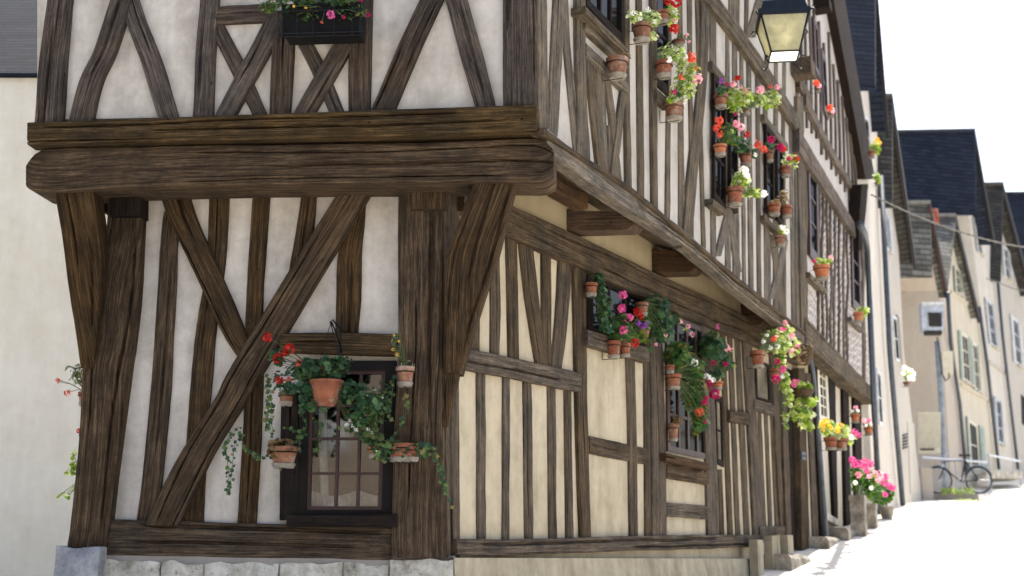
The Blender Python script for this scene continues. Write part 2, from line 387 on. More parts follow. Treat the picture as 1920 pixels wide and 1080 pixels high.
def window(par,P,q,cols=2,rows=3,off=.0,fmat='paint_dark',pmat='dark',fr=.09,mu=.035,sill=None,name='window',dep=.04,muo=.012):
    """q = tl,tr,br,bl pixels of the frame; frame mesh with sash bars, pane a sub-part"""
    mb=MB()
    def bar(u0,v0,u1,v1,o,t):
        mb.prism([P.at(*quadpt(q,u,v),o) for u,v in ((u0,v0),(u1,v0),(u1,v1),(u0,v1))],-P.n*t)
    ar=fr
    bar(0,0,fr,1,off+.02,dep);bar(1-fr,0,1,1,off+.02,dep);bar(fr,0,1-fr,ar*.7,off+.018,dep);bar(fr,1-ar*.7,1-fr,1,off+.018,dep)
    for i in range(1,cols):
        u=fr+(1-2*fr)*i/cols;bar(u-mu/2,ar*.7,u+mu/2,1-ar*.7,off+muo,dep*.6)
    for j in range(1,rows):
        v=ar*.7+(1-1.4*ar)*j/rows;bar(fr,v-mu*.3,1-fr,v+mu*.3,off+muo-.003,dep*.5)
    w_=mb.build(name,fmat,par)
    pb=MB();pb.prism([P.at(*quadpt(q,u,v),off-.004) for u,v in ((fr*.8,ar*.5),(1-fr*.8,ar*.5),(1-fr*.8,1-ar*.5),(fr*.8,1-ar*.5))],-P.n*.006)
    pb.build('pane',pmat,w_)
    if sill:
        sb=MB();x0,y0=quadpt(q,-.08,1);x1,y1=quadpt(q,1.08,1)
        a,b=P.at(x0,y0,0),P.at(x1,y1,0);sb.prism([a,b,b-Z*.06,a-Z*.06],P.n*.1);sb.build('sill',sill,w_)
    return w_
# ------------------------------------------------------------ planes of the place
r=ray(836,1045);P0=r*(9/r.y)
F0=Pl(P0,-84.5,True)
F1=Pl(F0.p+F0.n*.35,-84.5,True)
C1=F1.at(1008,200)
S1=Pl(C1,24)
S0=Pl(P0,26.5)
E1=S1.at(1510,622)
H2=Pl(E1,22)
H2L=Pl(E1-H2.n*.22,22)
def gz(Y):
    T=[(-40,-4),(0,-1.6),(9,-.9),(16.2,-.05),(18.5,.24),(21.4,.56),(23.4,.77),(29,1.18),(36,1.68),(44,2.6),(55,3.6),(80,5.6),(200,12)]
    for (a,b),(c,d) in zip(T,T[1:]):
        if Y<=c: return b+(d-b)*(Y-a)/(c-a)
    return 12
def ground_hit(x,y):
    rr=ray(x,y);t=1.
    for i in range(4000):
        p=rr*t
        if p.z<gz(p.y): return p
        t+=.05
    return p
# ------------------------------------------------------------ street
mb=MB();ys=[-40+i*1.5 for i in range(120)];xs=[-40+i*4 for i in range(26)]
vs=[Vector((x,y,gz(y))) for y in ys for x in xs];nx=len(xs)
mb.add(vs,[(j*nx+i,j*nx+i+1,(j+1)*nx+i+1,(j+1)*nx+i) for j in range(len(ys)-1) for i in range(nx-1)])
mb.build('street','paving',smooth=True,kind='structure')
# ------------------------------------------------------------ corner timber house
house=thing('timber_house','corner half-timbered house with jettied upper storey and dark oak frame','house',(P0.x,P0.y,gz(9)))
sheet('plaster_wall',house,F0,[[(236,340),(563,335),(563,1042),(170,1042)],[(731,335),(836,335),(836,1042),(731,1042)],[(563,335),(731,335),(731,676),(563,676)],[(563,968),(731,968),(731,1042),(563,1042)]],0,.12,'plaster_f')
sheet('upper_plaster_wall',house,F1,[[(70,-700),(1006,-700),(1006,206),(70,225)]],0,.12,'plaster_f')
# side plaster walls in plane coordinates
def swall(name,P,s0,s1,z0,z1,mat,off=0,thick=.12):
    mb=MB();a=P.p+P.d*s0+P.n*off;b=P.p+P.d*s1+P.n*off
    mb.prism([a+Z*z0,b+Z*z0,b+Z*z1,a+Z*z1],-P.n*thick);return mb.build(name,mat,house)
Ls=(E1-C1).length
swall('side_plaster_wall',S0,.0,10.75,-.02,2.62,'plaster_s')
swall('jetty_plaster_band',S0,.0,10.75,2.62,3.3,'plaster_o',.002)
swall('upper_side_plaster_wall',S1,0.02,Ls+.1,2.95,8.2,'plaster_u')
# hidden bulk: left and rear walls, jetty floor, roof
A1=F1.at(64,225);A1.z=0;B1=A1+(E1-C1)*1.0;B1.z=0
c0=Vector((C1.x,C1.y,0));e0=Vector((E1.x,E1.y,0))
Al=F0.at(205,700);Al.z=0;Bl=Al+Vector((-.6,9.5,0))
s0e=S0.p+S0.d*10.7-S0.n*.1
mb=MB();mb.prism([Al+Z*-1,Bl+Z*-1,Bl+Z*3,Al+Z*3],Vector((.12,.01,0)));mb.build('left_wall','plaster_n',house)
mb=MB();mb.prism([Bl+Z*-1,s0e+Z*-1,s0e+Z*3,Bl+Z*3],Vector((0,-.12,0)));mb.build('rear_wall','plaster_n',house)
mb=MB();mb.prism([A1+Z*2.9,B1+Z*2.9,B1+Z*8.2,A1+Z*8.2],Vector((.12,.01,0)));mb.build('upper_left_wall','plaster_n',house)
ins=Vector((.04,.04,0))
mb=MB();mb.prism([A1+Vector((.1,.05,3.26)),c0+Vector((-.06,.06,3.26)),e0+Vector((-.08,0,3.26)),B1+Vector((.1,0,3.26))],Z*.08);mb.build('jetty_floor','plaster_o',house)
mb=MB()
mid0=(A1+c0)/2+Z*12.5+F1.n*.3;mid1=(B1+e0)/2+Z*12.5
ov=S1.n*.35
for q in ([c0+ov+Z*8.0+F1.n*.3,e0+ov+Z*8.0,mid1,mid0],[A1-ov+Z*8.0+F1.n*.3,mid0,mid1,B1-ov+Z*8.0]):
    mb.prism(q,Z*.15)
mb.build('roof','slate_k',house)
mb=MB();mb.prism([A1+Z*8.1,c0+Z*8.1,mid0-Z*.1-F1.n*.3],-F1.n*.1);mb.build('gable_wall','plaster_f',house)
# --- ground-floor front timbers (F0)
T=lambda n,pts,**k:timber(n,house,F0,pts,**k)
T('post',[(235,345,72),(232,420,66),(219,531,82),(206,640,84),(196,700,86),(181,865,74),(162,1026,74)],off=.10,depth=.2,cracks=2)
T('stud',[(320,395,26),(317,440,32),(303,690,37),(289,850,38),(275,980,40)],off=.03)
T('stud',[(411,340,38),(405,480,36),(388,600,37),(379,690,40),(366,850,40),(356,985,48)],off=.03)
T('stud',[(491,340,31),(484,450,32),(476,566,32),(474,760,35),(461,985,35)],off=.03)
T('stud',[(581,338,27),(573,410,32),(562,490,36),(550,560,38)],off=.03)
T('stud',[(672,370,26),(664,420,38),(655,480,44),(653,560,46),(649,632,43)],off=.03,cracks=1)
T('stud',[(759,332,25),(758,480,24),(757,640,22)],off=.045)
T('brace',[(321,343,54),(338,400,52),(362,455,50),(405,550,48),(438,625,44),(464,668,40)],off=.055,cracks=2)
T('brace',[(676,338,60),(580,496,63),(467,682,64),(428,752,58),(358,866,60),(302,985,66)],off=.085,depth=.16,cracks=2)
T('corner_post',[(795,332,86),(791,480,82),(789,620,82),(785,850,96),(786,1046,106)],off=.105,depth=.2,cracks=2)
T('lintel',[(524,642,36),(630,643,40),(742,646,42)],off=.09,mode='V',mat='wood_brs',depth=.16,cracks=1)
T('window_jamb',[(543,735,30),(541,850,34),(541,975,36)],off=.06,mat='wood_dark')
T('sill_beam',[(197,1008,68),(400,1012,66),(735,1020,62)],off=.07,mode='V',depth=.16,cracks=2)
T('joist_end',[(233,356,60),(233,404,58)],off=.17,mat='wood_dark',depth=.2)
T('joist_end',[(803,340,64),(803,392,64)],off=.16,depth=.2,cracks=1)
T('joist_end',[(206,362,36),(206,398,26)],off=.0,mat='wood_dark',depth=.25)
T('bracket',[(136,352,72,.36),(147,420,70,.31),(156,500,66,.24),(160,600,46,.17),(163,690,24,.11)],depth=.18,cracks=2,wob=1.)
T('bracket',[(928,336,77,.36),(902,420,88,.30),(884,480,92,.26),(868,560,73,.21),(858,620,53,.18),(848,700,32,.15)],depth=.17,cracks=3,wob=1.5)
T('bracket_tail',[(845,690,34,.115),(838,740,24,.11),(834,800,10,.108)],depth=.1)
# --- jetty beams on the front (F1)
U=lambda n,pts,**k:timber(n,house,F1,pts,**k)
U('bressummer',[(51,250,42),(250,244,44),(460,237,46),(760,229,51),(1006,221,51)],off=.13,mode='V',mat='wood_brs',depth=.2,cracks=3,wob=.4)
U('jetty_beam',[(49,329,40),(58,326,60),(75,320,76),(112,318,80),(240,313,77),(460,308,74),(760,305,75),(960,300,79),(1005,300,80),(1026,302,68),(1038,303,46)],off=.06,mode='V',mat='wood_low',depth=.36,cracks=3,wob=.7)
U('gap_shade_strip',[(75,276,20),(500,268,16),(1000,256,16)],off=-.06,mode='V',mat='wood_dark',depth=.2,cracks=0)  # dark strip standing in for the shade between the two beams
# --- upper front timbers (F1)
u=dict(mat='wood_up')
U('post',[(114,-60,48),(110,0,46),(98,110,52),(90,235,53)],off=.05,cracks=1,depth=.14,**u)
U('brace',[(236,-40,40),(225,0,40),(196,90,40),(168,150,42),(149,228,45)],off=.06,cracks=1,**u)
U('brace',[(236,-20,36),(254,40,38),(284,120,40),(316,224,39)],off=.04,cracks=1,**u)
U('post',[(394,-60,36),(392,0,35),(385,80,36),(379,222,38)],off=.05,cracks=1,**u)
U('rail',[(402,28,34),(460,25,34),(512,22,34)],off=.045,mode='V',**u)
U('brace',[(404,46,32),(445,125,33),(489,220,28)],off=.025,**u)
U('brace',[(514,34,36),(488,90,40),(455,150,40),(417,222,37)],off=.055,cracks=1,**u)
U('post',[(530,20,44),(529,90,42),(523,218,38)],off=.05,cracks=1,**u)
U('brace',[(560,58,30),(597,130,32),(634,218,28)],off=.025,**u)
U('brace',[(655,60,38),(615,130,40),(565,218,38)],off=.055,cracks=1,**u)
U('post',[(678,-60,42),(676,0,42),(674,100,42),(672,214,39)],off=.06,cracks=1,**u)
U('brace',[(822,-30,44),(808,0,44),(765,92,44),(716,210,43)],off=.045,cracks=2,**u)
U('brace',[(846,-30,44),(856,0,44),(883,100,42),(912,205,40)],off=.045,cracks=1,**u)
U('corner_post',[(975,-60,66),(975,60,66),(976,205,66)],off=.06,cracks=2,depth=.14,**u)
U('window_sill',[(548,62,10),(660,60,10)],off=.09,mode='V',mat='wood_dark')
window(house,F1,[(552,-150),(655,-150),(655,56),(552,56)],2,2,.004,'paint_dark','dark')
# --- side: jetty bressummer, joists, soffit
def V(n,pts,off=.03,**k):
    if n in('stud','brace','post'): off=off*.45+.002
    return timber(n,house,S1,pts,off=off,**k)
V('side_bressummer',[(1026,262,46),(1041,272,40),(1100,317,38),(1182,374,40),(1290,451,28),(1391,540,24),(1452,588,22),(1512,634,20)],off=.05,mode='V',mat='wood_side',depth=.12,cracks=3,wob=1.6,res=.08)
V('sole_plate',[(1020,246,12),(1100,300,9),(1180,352,9),(1280,435,8),(1391,529,8),(1512,626,6)],off=.08,mode='V',mat='wood_slow',depth=.1,cracks=0,wob=1.5,res=.08)
J_=Vector((.9954,-.0959,0))
# boards closing the jetty underside, rising towards the wall
mb=MB();n=12
for k in range(n):
    s0_,s1_=.3+(Ls-.3)*k/n,.3+(Ls-.3)*(k+1)/n
    q=[S1.p+S1.d*s_+S1.n*o_+Z*(z_+.016*s_) for s_,o_,z_ in ((s0_,-.03,2.975),(s1_,-.03,2.975),(s1_,-.6,3.13),(s0_,-.6,3.13))]
    mb.prism(q,Z*.04)
mb.build('soffit_board','soffit',house)
def joist(px,ytop,ybot,out,w_):
    o0=S0.at(px,ybot);z0=o0.z;z1=S0.at(px,ytop).z-.02;d=S0.d;dz=-.05
    prof=[(-.3,z0),(-.3,z1),(out-.01,z1+dz),(out,z1+dz-.03),(out,z0+.08),(out-.012,z0+.04),(out-.035,z0+.012),(out-.07,z0)]
    org=Vector((o0.x,o0.y,0));nl=8;vs=[];uv=[];mb=MB()
    for k in range(nl+1):
        e=.008 if k in (0,nl) else 0
        for (o,z) in prof:
            p=org+J_*(o-e)+d*(w_*k/nl)+Z*z;vs.append(p+Z*.006*noise.noise(p*7)+J_*.012*noise.noise(p*9));uv.append((o+px,z+w_*k/nl+px))
    m_=len(prof)
    fs=[(k*m_+j,k*m_+(j+1)%m_,(k+1)*m_+(j+1)%m_,(k+1)*m_+j) for k in range(nl) for j in range(m_)]
    fs+=[tuple(range(m_))[::-1],tuple(nl*m_+j for j in range(m_))]
    mb.add(vs,fs,uv);mb.build('joist',"wood_joist",house)
joist(1062,387,433,.60,.22);joist(1222,461,511,.45,.26);joist(1390,563,610,.28,.28)
V('inner_beam',[(1012,322,34,-.2),(1050,346,34,-.2),(1102,378,30,-.2)],mode='V',mat='wood_joist',depth=.12,cracks=1,res=.1)
def W(n,pts,off=.03,**k):
    if n in('stud','brace','jamb','post'): off=off*.5+.002
    return timber(n,house,S0,pts,off=off,**k)
sl_=dict(mat='wood_slow')
W('wall_plate',[(870,366,56),(950,408,58),(1098,476,56),(1234,541,56),(1320,580,54),(1400,616,46),(1503,668,34)],off=.09,mode='V',depth=.2,cracks=2,res=.08,wob=.8,**sl_)
W('corner_post',[(851,350,26),(850,640,24),(850,880,26),(851,1046,26)],off=.04,depth=.1,cracks=1,**sl_)
W('rail',[(858,669,40),(930,683,39),(1000,698,38),(1090,717,36)],off=.055,mode='V',cracks=1,**sl_)
W('sill_beam',[(858,1026,30),(960,1026,30),(1098,1022,28),(1220,1018,28),(1330,1016,26),(1425,1014,22)],off=.08,mode='V',depth=.14,cracks=2,res=.08,**sl_)
for a in ([(903,696,17),(904,1016,17)],[(951,706,13),(950,1016,12)],[(990,712,16),(993,1016,16)],[(1035,722,15),(1038,1014,15)],[(1066,728,12),(1070,1014,13)],
          [(893,470,17),(892,660,18)],[(928,436,17),(930,560,19),(929,668,17)],[(960,440,20),(963,560,20),(965,680,20)],[(1025,462,17),(1026,560,18),(1027,695,16)]):
    W('stud',a,off=.03,cracks=1,**sl_)
W('brace',[(987,448,25),(1000,560,24),(1018,688,20)],off=.045,**sl_)
W('brace',[(1062,476,26),(1056,580,24),(1044,696,20)],off=.045,**sl_)
W('post',[(1089,484,22),(1093,750,19),(1101,1012,18)],off=.07,cracks=1,**sl_)
W('window_sill',[(1102,632,30),(1218,666,28)],off=.09,mode='V',mat='wood_slow')
window(house,S0,[(1102,515),(1214,560),(1215,652),(1103,618)],3,2,.01,'wood_dark','dark')
W('stud',[(1183,662,15),(1187,800,15),(1190,1010,15)],off=.035,**sl_)
W('rail',[(1106,834,34),(1214,856,31)],off=.025,mode='V',cracks=1,**sl_)
W('jamb',[(1214,600,12),(1218,1006,13)],off=.045,**sl_)
W('post',[(1230,590,22),(1236,800,25),(1238,1008,27)],off=.08,cracks=1,**sl_)
window(house,S0,[(1250,586),(1326,616),(1331,862),(1253,846)],4,4,.005,'brown_paint','dark',fr=.06)
W('window_sill',[(1249,857,15),(1330,875,15)],off=.11,mode='V',mat='wood_joist',depth=.14)
W('rail',[(1251,883,26),(1330,898,24)],off=.03,mode='V',**sl_)
W('rail',[(1251,955,26),(1331,962,25)],off=.03,mode='V',**sl_)
W('post',[(1324,606,17),(1331,750,19),(1339,1008,21)],off=.06,cracks=1,**sl_)
window(house,S0,[(1342,740),(1354,745),(1358,876),(1346,870)],1,2,.004,'wood_dark','dark',fr=.12)
W('stud',[(1340,615,9),(1342,736,10)],off=.03,**sl_)
W('stud',[(1351,880,8),(1355,1006,8)],off=.03,**sl_)
for xt,xb,wd in ((1356,1371,9),(1369,1385,9),(1383,1402,10)): W('stud',[(xt,622,wd),(xb,1010,wd)],off=.03,cracks=0,**sl_)
W('post',[(1402,630,15),(1413,800,17),(1426,1018,19)],off=.07,cracks=1,**sl_)
W('rail',[(1369,780,22),(1408,786,22)],off=.06,mode='V',cracks=0,**sl_)
window(house,S0,[(1417,672),(1443,684),(1446,756),(1419,748)],1,1,.004,'wood_dark','dark')
W('rail',[(1415,758,20),(1452,770,20)],off=.05,mode='V',cracks=0,**sl_)
for xt,xb in ((1425,1434),(1437,1446),(1448,1458)): W('stud',[(xt,770,6),(xb,992,7)],off=.03,cracks=0,**sl_)
W('post',[(1453,655,14),(1462,820,15),(1473,1000,16)],off=.07,cracks=1,**sl_)
W('rail',[(1425,996,18),(1476,994,16)],off=.055,mode='V',cracks=0,**sl_)
# door
W('door_post',[(1470,668,9),(1480,1020,10)],off=.07,cracks=0,**sl_)
sheet('door',house,S0,[[(1476,690),(1496,700),(1502,1028),(1484,1034)]],.012,.05,'wood_dark')
W('door_post',[(1503,690,12),(1512,1030,14)],off=.09,cracks=0,mat='wood_slow')
mb=MB();a=S0.at(1505,855,.1);mb.box(a,S0.d*.11,S0.n*.02,Z*.055);lb=mb.build('letter_box','zinc',house)
mb=MB();mb.box(a+S0.n*.018,S0.d*.07,S0.n*.004,Z*.012);mb.build('slot','paint_dark',lb)
W('post',[(1517,700,9),(1532,1030,10)],off=.05,cracks=0,**sl_)
# --- upper side (S1)
us=dict(mat='wood_side')
for a,o,c in (([(1017,-50,18),(1018,100,19),(1021,244,19)],.05,1),([(1050,-30,16),(1046,90,20),(1038,256,17)],.045,1),([(1059,-30,13),(1066,100,13),(1085,290,14)],.03,1),
  ([(1090,-50,16),(1092,140,17),(1096,300,23)],.07,1),([(1107,108,14),(1118,220,15),(1131,325,17)],.05,1),([(1126,120,14),(1130,220,16),(1135,330,14)],.035,0),
  ([(1134,122,12),(1147,200,12),(1162,352,13)],.05,0),([(1174,148,9),(1163,240,12),(1150,345,14)],.06,0),([(1144,235,9),(1146,345,12)],.03,0),
  ([(1176,-50,10),(1178,160,9),(1181,362,10)],.07,0),([(1199,-50,10),(1202,200,11),(1204,385,11)],.03,0),([(1227,-50,9),(1228,160,10),(1230,404,9)],.06,0)):
    V('stud' if o<.045 else 'post',a,off=o,cracks=c,**us)
V('window_sill',[(1098,18,15),(1178,98,14)],off=.12,mode='V',mat='wood_side',depth=.15,cracks=1)
V('rail',[(1098,42,24),(1177,118,20)],off=.06,mode='V',cracks=1,**us)
V('rail',[(1100,93,26),(1178,166,22)],off=.045,mode='V',cracks=1,**us)
window(house,S1,[(1101,-200),(1172,-180),(1172,86),(1101,10)],3,3,.005,'wood_dark','dark')
window(house,S1,[(1231,-120),(1254,-110),(1254,180),(1231,158)],1,3,.005,'wood_dark','dark')
V('rail',[(1232,176,22),(1254,196,20)],off=.06,mode='V',cracks=0,**us)
for xt,xb,yt,w0,w1 in ((1257,1253,-40,7,9),(1276,1279,-40,7,12),(1294,1299,-40,8,5),(1307,1321,-40,6,7),(1338,1339,-40,12,9),
    (1365,1366,20,6,10),(1378,1382,-20,7,12),(1391,1397,90,6,6),(1405,1410,95,7,8),(1421,1425,100,7,7),(1435,1441,120,6,12),(1456,1456,180,7,9),(1469,1470,190,6,10),(1483,1489,200,6,7),(1493,1497,200,6,6)):
    slope=(xb-1010)*.78+236
    yb=236+(xb-1010)*.71+max(0,(xb-1230))*.14
    V('stud',[(xt,yt,w0),((xt+xb)/2,(yt+yb)/2,(w0+w1)/2),(xb,yb,w1)],off=.03,cracks=1 if w1>9 else 0,res=.08,**us)
V('brace',[(1329,-50,15),(1325,0,16),(1318,160,15),(1301,320,17),(1288,465,18)],off=.06,cracks=1,**us)
V('brace',[(1352,330,10),(1372,420,12),(1386,510,12)],off=.045,cracks=0,**us)
V('brace',[(1384,330,10),(1362,420,12),(1347,480,12)],off=.05,cracks=0,**us)
V('brace',[(1446,440,9),(1458,500,10),(1468,585,10)],off=.045,cracks=0,**us)
V('brace',[(1474,450,9),(1462,510,10),(1446,560,10)],off=.05,cracks=0,**us)
V('brace',[(1432,-10,20),(1408,70,18)],off=.04,cracks=0,**us)
V('rail',[(1318,-22,36),(1342,4,36),(1420,112,36),(1497,232,34)],off=.075,mode='V',cracks=2,res=.08,**us)
for xt,xb in ((1385,1384),(1402,1400),(1372,1371),(1440,1439),(1457,1456),(1472,1471)):
    V('stud',[(xt,-60,6),(xb,(xb-1342)*1.43-4,6)],off=.03,cracks=0,**us)
V('window_head',[(1336,122,16),(1378,172,16)],off=.06,mode='V',cracks=0,**us)
window(house,S1,[(1339,136),(1362,162),(1362,402),(1340,372)],2,3,.03,'wood_dark','dark',dep=.06)
V('window_sill',[(1337,378,12),(1362,398,12)],off=.1,mode='V',cracks=0,**us)
window(house,S1,[(1370,190),(1383,205),(1384,400),(1371,385)],1,3,.04,'wood_dark','dark')
V('window_head',[(1434,220,14),(1478,276,14)],off=.06,mode='V',cracks=0,**us)
window(house,S1,[(1437,232),(1452,252),(1452,410),(1438,395)],1,3,.04,'wood_dark','dark')
window(house,S1,[(1458,262),(1470,278),(1470,425),(1459,412)],1,3,.04,'wood_dark','dark')
V('window_sill',[(1434,408,10),(1476,446,10)],off=.08,mode='V',cracks=0,**us)
V('post',[(1500,180,11),(1505,400,12),(1510,622,12)],off=.09,cracks=0,res=.1,**us)
# projecting boxed brace end by the lantern
mb=MB();a=S1.at(1502,130,.12);mb.box(a,S1.d*.16,S1.n*.17,Z*.12);mb.build('corbel','wood_slow',house)
# --- plinth
mb=MB()
def fblk(x0,x1,y0,out,mat,zb=-1.2,rg=random.Random(3)):
    mb=MB();a,b=F0.at(x0,y0,out),F0.at(x1,y0,out);N=10
    top=[];vs=[];
    n=F0.n;d=(b-a)/N;hh=a.z-zb;K=12
    for i in range(N+1):
        for j in range(K+1):
            e=min(i,N-i,j)/1.2;bev=-.02*max(0,1-e)
            p=a+d*i-Z*(hh*j/K)
            vs.append(p+n*(bev+.035*noise.noise(p*5)+.02*noise.noise(p*16))+Z*(.03*noise.noise(p*8) if j==0 else 0))
    fs=[(i*(K+1)+j,i*(K+1)+j+1,(i+1)*(K+1)+j+1,(i+1)*(K+1)+j) for i in range(N) for j in range(K)]
    mb.add(vs,fs)
    t0=[vs[i*(K+1)] for i in range(N+1)]
    mb.add(t0+[q-n*.3 for q in t0],[(i,i+1,i+N+2,i+N+1) for i in range(N)])
    for e in (0,N):
        c=[vs[e*(K+1)+j] for j in range(K+1)];mb.add(c+[q-n*.3 for q in c],[(j,j+1,j+K+2,j+K+1) for j in range(K)])
    return mb.build('plinth_stone',mat,house,smooth=True)
fblk(100,186,1027,.2,'stone_b')
for x0,x1,y0 in ((190,299,1052),(302,378,1054),(382,520,1055),(524,640,1056),(644,727,1057)): fblk(x0,x1,y0,.1,'stone')
fblk(730,850,1050,.14,'stone')
mb=MB();a,b=F0.at(185,1034,.062),F0.at(850,1042,.062);mb.prism([a,b,b-Z*1.2,a-Z*1.2],-F0.n*.3);mb.build('plinth_mortar','mortar',house)
mb=MB();n=60;K=10;vs=[];zt=S0.at(865,1046,.1).z
for i in range(n+1):
    s=-.1+11.3*i/n
    for j in range(K+1):
        p=S0.p+S0.d*s+Z*(zt-(zt+1.3)*j/K)
        vs.append(p+S0.n*(.115+.02*noise.noise(p*2.2)+.012*noise.noise(p*7)+(.03 if j else 0)*min(1,j/2)))
mb.add(vs,[(i*(K+1)+j,i*(K+1)+j+1,(i+1)*(K+1)+j+1,(i+1)*(K+1)+j) for i in range(n) for j in range(K)])
t0=[vs[i*(K+1)] for i in range(n+1)];mb.add(t0+[q-S0.n*.3 for q in t0],[(i,i+1,i+n+2,i+n+1) for i in range(n)])
mb.build('side_plinth','plinth',house,smooth=True)
for x0,wd,yt in ((1404,.24,1012),(1432,.3,1005),(1462,.26,1003)):
    a=S0.at(x0,yt,.14);mb=MB();mb.prism([a,a+S0.d*wd,a+S0.d*wd-Z*1.4,a-Z*1.4],S0.n*.1);mb.build('plinth_stone','plinth',house)
# --- front window: frame, sash bars, panes, interior
w1=MB()
q=[(560,674),(738,674),(736,973),(556,973)]
def fb(x0,y0,x1,y1,o,t,mb,skew=True):
    sk=lambda x,y:(x+(820-y)*.028,y)
    mb.prism([F0.at(*sk(x,y),o) for x,y in ((x0,y0),(x1,y0),(x1,y1),(x0,y1))],-F0.n*t)
for b in ((560,676,577,974),(719,676,738,974),(577,676,719,694),(577,956,719,974)): fb(*b,.05,.12,w1)
win=w1.build('window','paint_dark',house)
s1=MB()
for b in ((577,694,584,956),(712,694,719,956),(584,694,712,701),(584,949,712,956)): fb(*b,.03,.05,s1)
for x in (630,671): fb(x,701,x+5,949,.026,.03,s1)
for y in (757,820,885): fb(584,y,712,y+5,.023,.03,s1)
s1.build('sash','brown_paint',win)
s1=MB();fb(582,698,714,952,.008,.004,s1);s1.build('pane','glass',win)
T('window_sill',[(537,977,22),(744,976,24)],off=.13,mode='V',mat='wood_dark',depth=.2,cracks=0)
# room behind
mb=MB();a=F0.at(540,1000,-.14);b=F0.at(760,1000,-.14);dn=-F0.n*1.6
a.z=.1;b.z=.1
a-= (b-a)*.6;b+=(b-a)*.04
for qd,ex in (([a+dn,b+dn,b+dn+Z*2.2,a+dn+Z*2.2],dn*.05),([a,b,b+dn,a+dn],Z*-.05),([a+Z*2.2,b+Z*2.2,b+dn+Z*2.2,a+dn+Z*2.2],Z*.05),([a,a+dn,a+dn+Z*2.2,a+Z*2.2],Vector((-.05,0,0))),([b,b+dn,b+dn+Z*2.2,b+Z*2.2],Vector((.05,0,0)))):
    mb.prism(qd,ex)
mb.build('room_wall','interior',house)
mb=MB();N=60;vs=[]
for i in range(N+1):
    for j in range(2):
        x=580+(718-580)*i/N;p=F0.at(x,(918+12*abs(math.sin(i/N*math.pi*1.5)) if j==0 else 960),-.06);vs.append(p+F0.n*.018*math.sin(i*1.3))
mb.add(vs,[(2*i,2*i+1,2*i+3,2*i+2) for i in range(N)]);mb.build('curtain','curtain',house,smooth=True)
mb=MB();N=20;vs=[]
for i in range(N+1):
    t=i/N
    for k in range(5):
        x=590+12*t*t+4*k+10*(1-t);p=F0.at(x,700+245*t,-.07);vs.append(p+F0.n*.014*math.sin(k*2.1))
mb.add(vs,[(i*5+k,i*5+k+1,i*5+k+6,i*5+k+5) for i in range(N) for k in range(4)]);mb.build('curtain','curtain',house,smooth=True)
mb=MB();mb.lathe(F0.at(649,942,-.25),[(.001,-.03),(.02,-.025),(.02,.01),(.008,.035),(.001,.05)],10);mb.build('candle_lamp','candle',house,smooth=True)
# drainpipe at the far end of the corner house
mb=MB();mb.tube([S1.at(1519,672,.02),S1.at(1524,700,-.03),S1.at(1530,760,-.05)]+[S0.at(x,y,.22) for x,y in ((1534,800),(1541,900),(1549,1000),(1551,1040))],.035,10)
mb.build('drainpipe','zinc',house,smooth=True)
# ------------------------------------------------------------ second half-timbered house
h2=thing('timber_house','second half-timbered house with brick-filled frame and dark bargeboard','house',tuple(Vector((E1.x,E1.y,gz(18)))))
sheet('upper_wall',h2,H2,[[(1485,-500),(1552,-500),(1560,0),(1628,330),(1632,740),(1512,610),(1500,250)]],0,.2,'plaster_h')
sheet('brick_panel',h2,H2,[[(1536,310),(1610,450),(1634,725),(1536,625)]],.012,.05,'brick')
sheet('brick_panel',h2,H2,[[(1514,540),(1536,560),(1536,622),(1514,598)]],.012,.05,'brick')
sheet('lower_wall',h2,H2L,[[(1530,560),(1650,700),(1650,1060),(1530,1060)]],0,.2,'warm')
mb=MB()
a=H2.at(1490,0);b=H2.at(1632,500);a.z=b.z=0;k_=-H2.n*7
mb.prism([a+Z*3.3-H2.n*.25,b+Z*3.3-H2.n*.25,b+Z*7-H2.n*.25,a+Z*10.3-H2.n*.25],k_)
mb.prism([a-H2.n*.5-Z*.5,b-H2.n*.5+Z*.5,b+Z*3.25-H2.n*.5,a+Z*3.25-H2.n*.5],k_);mb.build('bulk','plaster_n',h2)
Y2=lambda n,pts,**k:timber(n,h2,H2,pts,**k)
ud=dict(mat='wood_dark');
M['wood_p']=wood('grey_brown_oak','#393029','#62564b','#857a6d',.3)
up=dict(mat='wood_p')
Y2('bargeboard',[(1566,-60,20),(1574,0,22),(1600,150,20),(1632,335,18)],off=.16,depth=.16,cracks=1,res=.2,**ud)
Y2('eave_bracket',[(1622,345,13,.25),(1618,400,11,.2),(1613,470,7,.12)],depth=.2,cracks=0,**ud)
Y2('bressummer',[(1511,618,46),(1560,668,42),(1641,745,26)],off=.06,mode='V',depth=.3,cracks=2,res=.1,wob=1.2,mat='wood_side')
Y2('rail',[(1499,262,44),(1520,296,40),(1560,360,32),(1618,455,24)],off=.1,mode='V',depth=.2,cracks=1,res=.1,**up)
Y2('rail',[(1512,186,22),(1560,282,18),(1612,372,14)],off=.07,mode='V',cracks=0,res=.1,**up)
Y2('rail',[(1500,150,26),(1523,190,22)],off=.06,mode='V',cracks=0,**up)
for x,yt,yb in ((1505,-20,250),(1513,-20,240),(1522,-20,250),(1531,10,260),(1541,40,290),(1550,80,300),(1559,60,318),(1568,120,330),(1576,150,345),(1584,180,360),(1592,220,375),(1600,250,385),(1607,290,395)):
    Y2('stud',[(x-4,yt,2.6),(x,(yt+yb)/2,2.4),(x+2,yb,2.6)],off=.03,cracks=0,res=.2,wob=2,**up)
